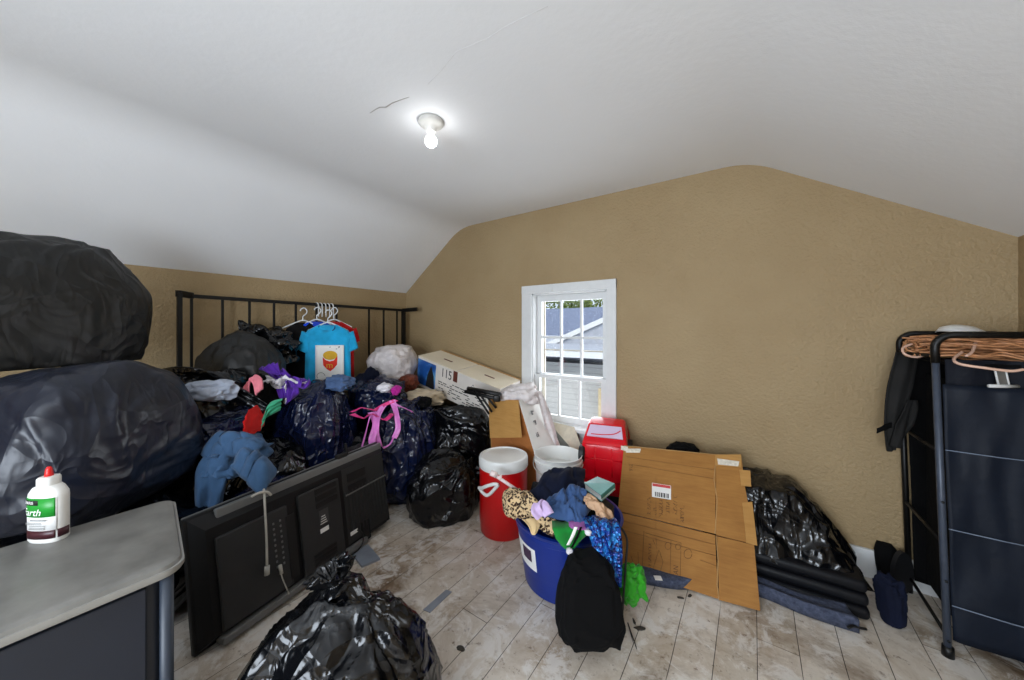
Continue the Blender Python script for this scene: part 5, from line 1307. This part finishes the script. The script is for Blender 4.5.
# ------------------------------------------------------------------ small litter on the boards
def scrap(u, v, sx_, sy_, rz, mat, label, cat, name, hh=.002):
    q = PZ(u, v, 0); m_ = rotz(rz, q); bm = B()
    pl = [(sx_ * r * math.cos(a), sy_ * r * math.sin(a)) for a, r in [(2 * PI * k / 9, random.uniform(.6, 1)) for k in range(9)]]
    slab(bm, pl, m_ @ Matrix.Translation((0, 0, .001)), hh); return tag(link(name, bm, mat, smooth=False), label, cat)
M_LEAF = simple('dry_leaf', (58, 54, 48), .8); M_MET = simple('galvanised_patch', (148, 156, 168), .45, .4, nz=12)
scrap(640, 629, .03, .012, .6, M_LEAF, 'dark dry leaf on the boards right of the limp black bag', 'leaf', 'leaf', .004)
scrap(634, 622, .02, .006, 2.2, M_LEAF, 'dark splinter beside the dry leaf', 'splinter', 'splinter', .003)
scrap(680, 598, .022, .008, .3, M_LEAF, 'brown wood chip on the floor near the cardboard edge', 'chip', 'wood_chip', .003)
scrap(690, 596, .016, .009, 1.1, M_LEAF, 'second wood chip nearer the cardboard corner', 'chip', 'wood_chip', .003)
scrap(461, 649, .022, .014, .2, M_LEAF, 'dark flat chip on the boards right of the foreground bag', 'chip', 'wood_chip', .003)
bm = B(); q = PZ(629, 636, 0)
for i in range(9):
    a = random.uniform(-.9, -.1); tube(bm, [q + V((0, 0, .012)) + V((-.02, .05, .0)), q + V((.05 * math.cos(a) * (i / 9 + .3), -.06 * (i / 9), .004))], lambda s: .0028 * (1 - s * .8), 4)
tag(link('tassel', bm, M_CABLEK), 'frayed black tassel on the floor at the corner of the limp black bag', 'tassel')
ql = [PZ(423, 610, .001), PZ(430, 613, .001), PZ(452, 592, .001), PZ(446, 590, .001)]
bm = B(); quadplate(bm, ql, V((0, 0, 1)), .002); tag(link('floor_patch', bm, M_MET, smooth=False), 'grey metal patch strip nailed to the boards beside the foreground bag', 'patch')
ql = [PZ(350, 553, .002), PZ(368, 546, .002), PZ(380, 560, .002), PZ(362, 568, .002)]
bm = B(); quadplate(bm, ql, V((0, 0, 1)), .012); tag(link('grey_plate', bm, M_MET, smooth=False), 'grey flat plate on the floor by the lower right corner of the television', 'plate')

# ------------------------------------------------------------------ light, sky, camera
def area(name, loc, rot, sx_, sy_, power, col):
    l = bpy.data.lights.new(name, 'AREA'); l.shape = 'RECTANGLE'; l.size = sx_; l.size_y = sy_; l.energy = power; l.color = col
    o = bpy.data.objects.new(name, l); C0.objects.link(o); o.location = loc; o.rotation_euler = rot; return o
area('rear_window_daylight', ((rx0 + rx1) / 2, YF - .10, (rz0 + rz1) / 2), (PI / 2, 0, 0), rx1 - rx0, rz1 - rz0, 84, (.8, .89, 1))
area('gable_window_daylight', ((ox0 + ox1) / 2, YB + .2, 1.0), (-PI / 2, 0, 0), .7, 1.2, 10, (.9, .95, 1))
sun = bpy.data.lights.new('sun', 'SUN'); sun.energy = 2.2; sun.angle = .02; so_ = bpy.data.objects.new('sun', sun); C0.objects.link(so_); so_.rotation_euler = (math.radians(48), 0, math.radians(-25))
w = bpy.data.worlds.new('sky'); bpy.context.scene.world = w; w.use_nodes = True
bgn = w.node_tree.nodes['Background']; bgn.inputs[0].default_value = (.72, .84, 1, 1); bgn.inputs[1].default_value = 1.0
cam = bpy.data.cameras.new('camera'); co = bpy.data.objects.new('camera', cam); C0.objects.link(co)
cam.sensor_width = 36; cam.lens = F / 1024 * 36; cam.shift_y = -(340 - HOR) / 1024; cam.clip_start = .02
co.location = (0, 0, EYE); co.rotation_euler = (PI / 2, 0, ANG)
sc = bpy.context.scene; sc.camera = co
sc.view_settings.view_transform = 'Standard'; sc.view_settings.look = 'None'; sc.view_settings.gamma = 1; sc.view_settings.exposure = 0.32
sc.view_settings.use_curve_mapping = False
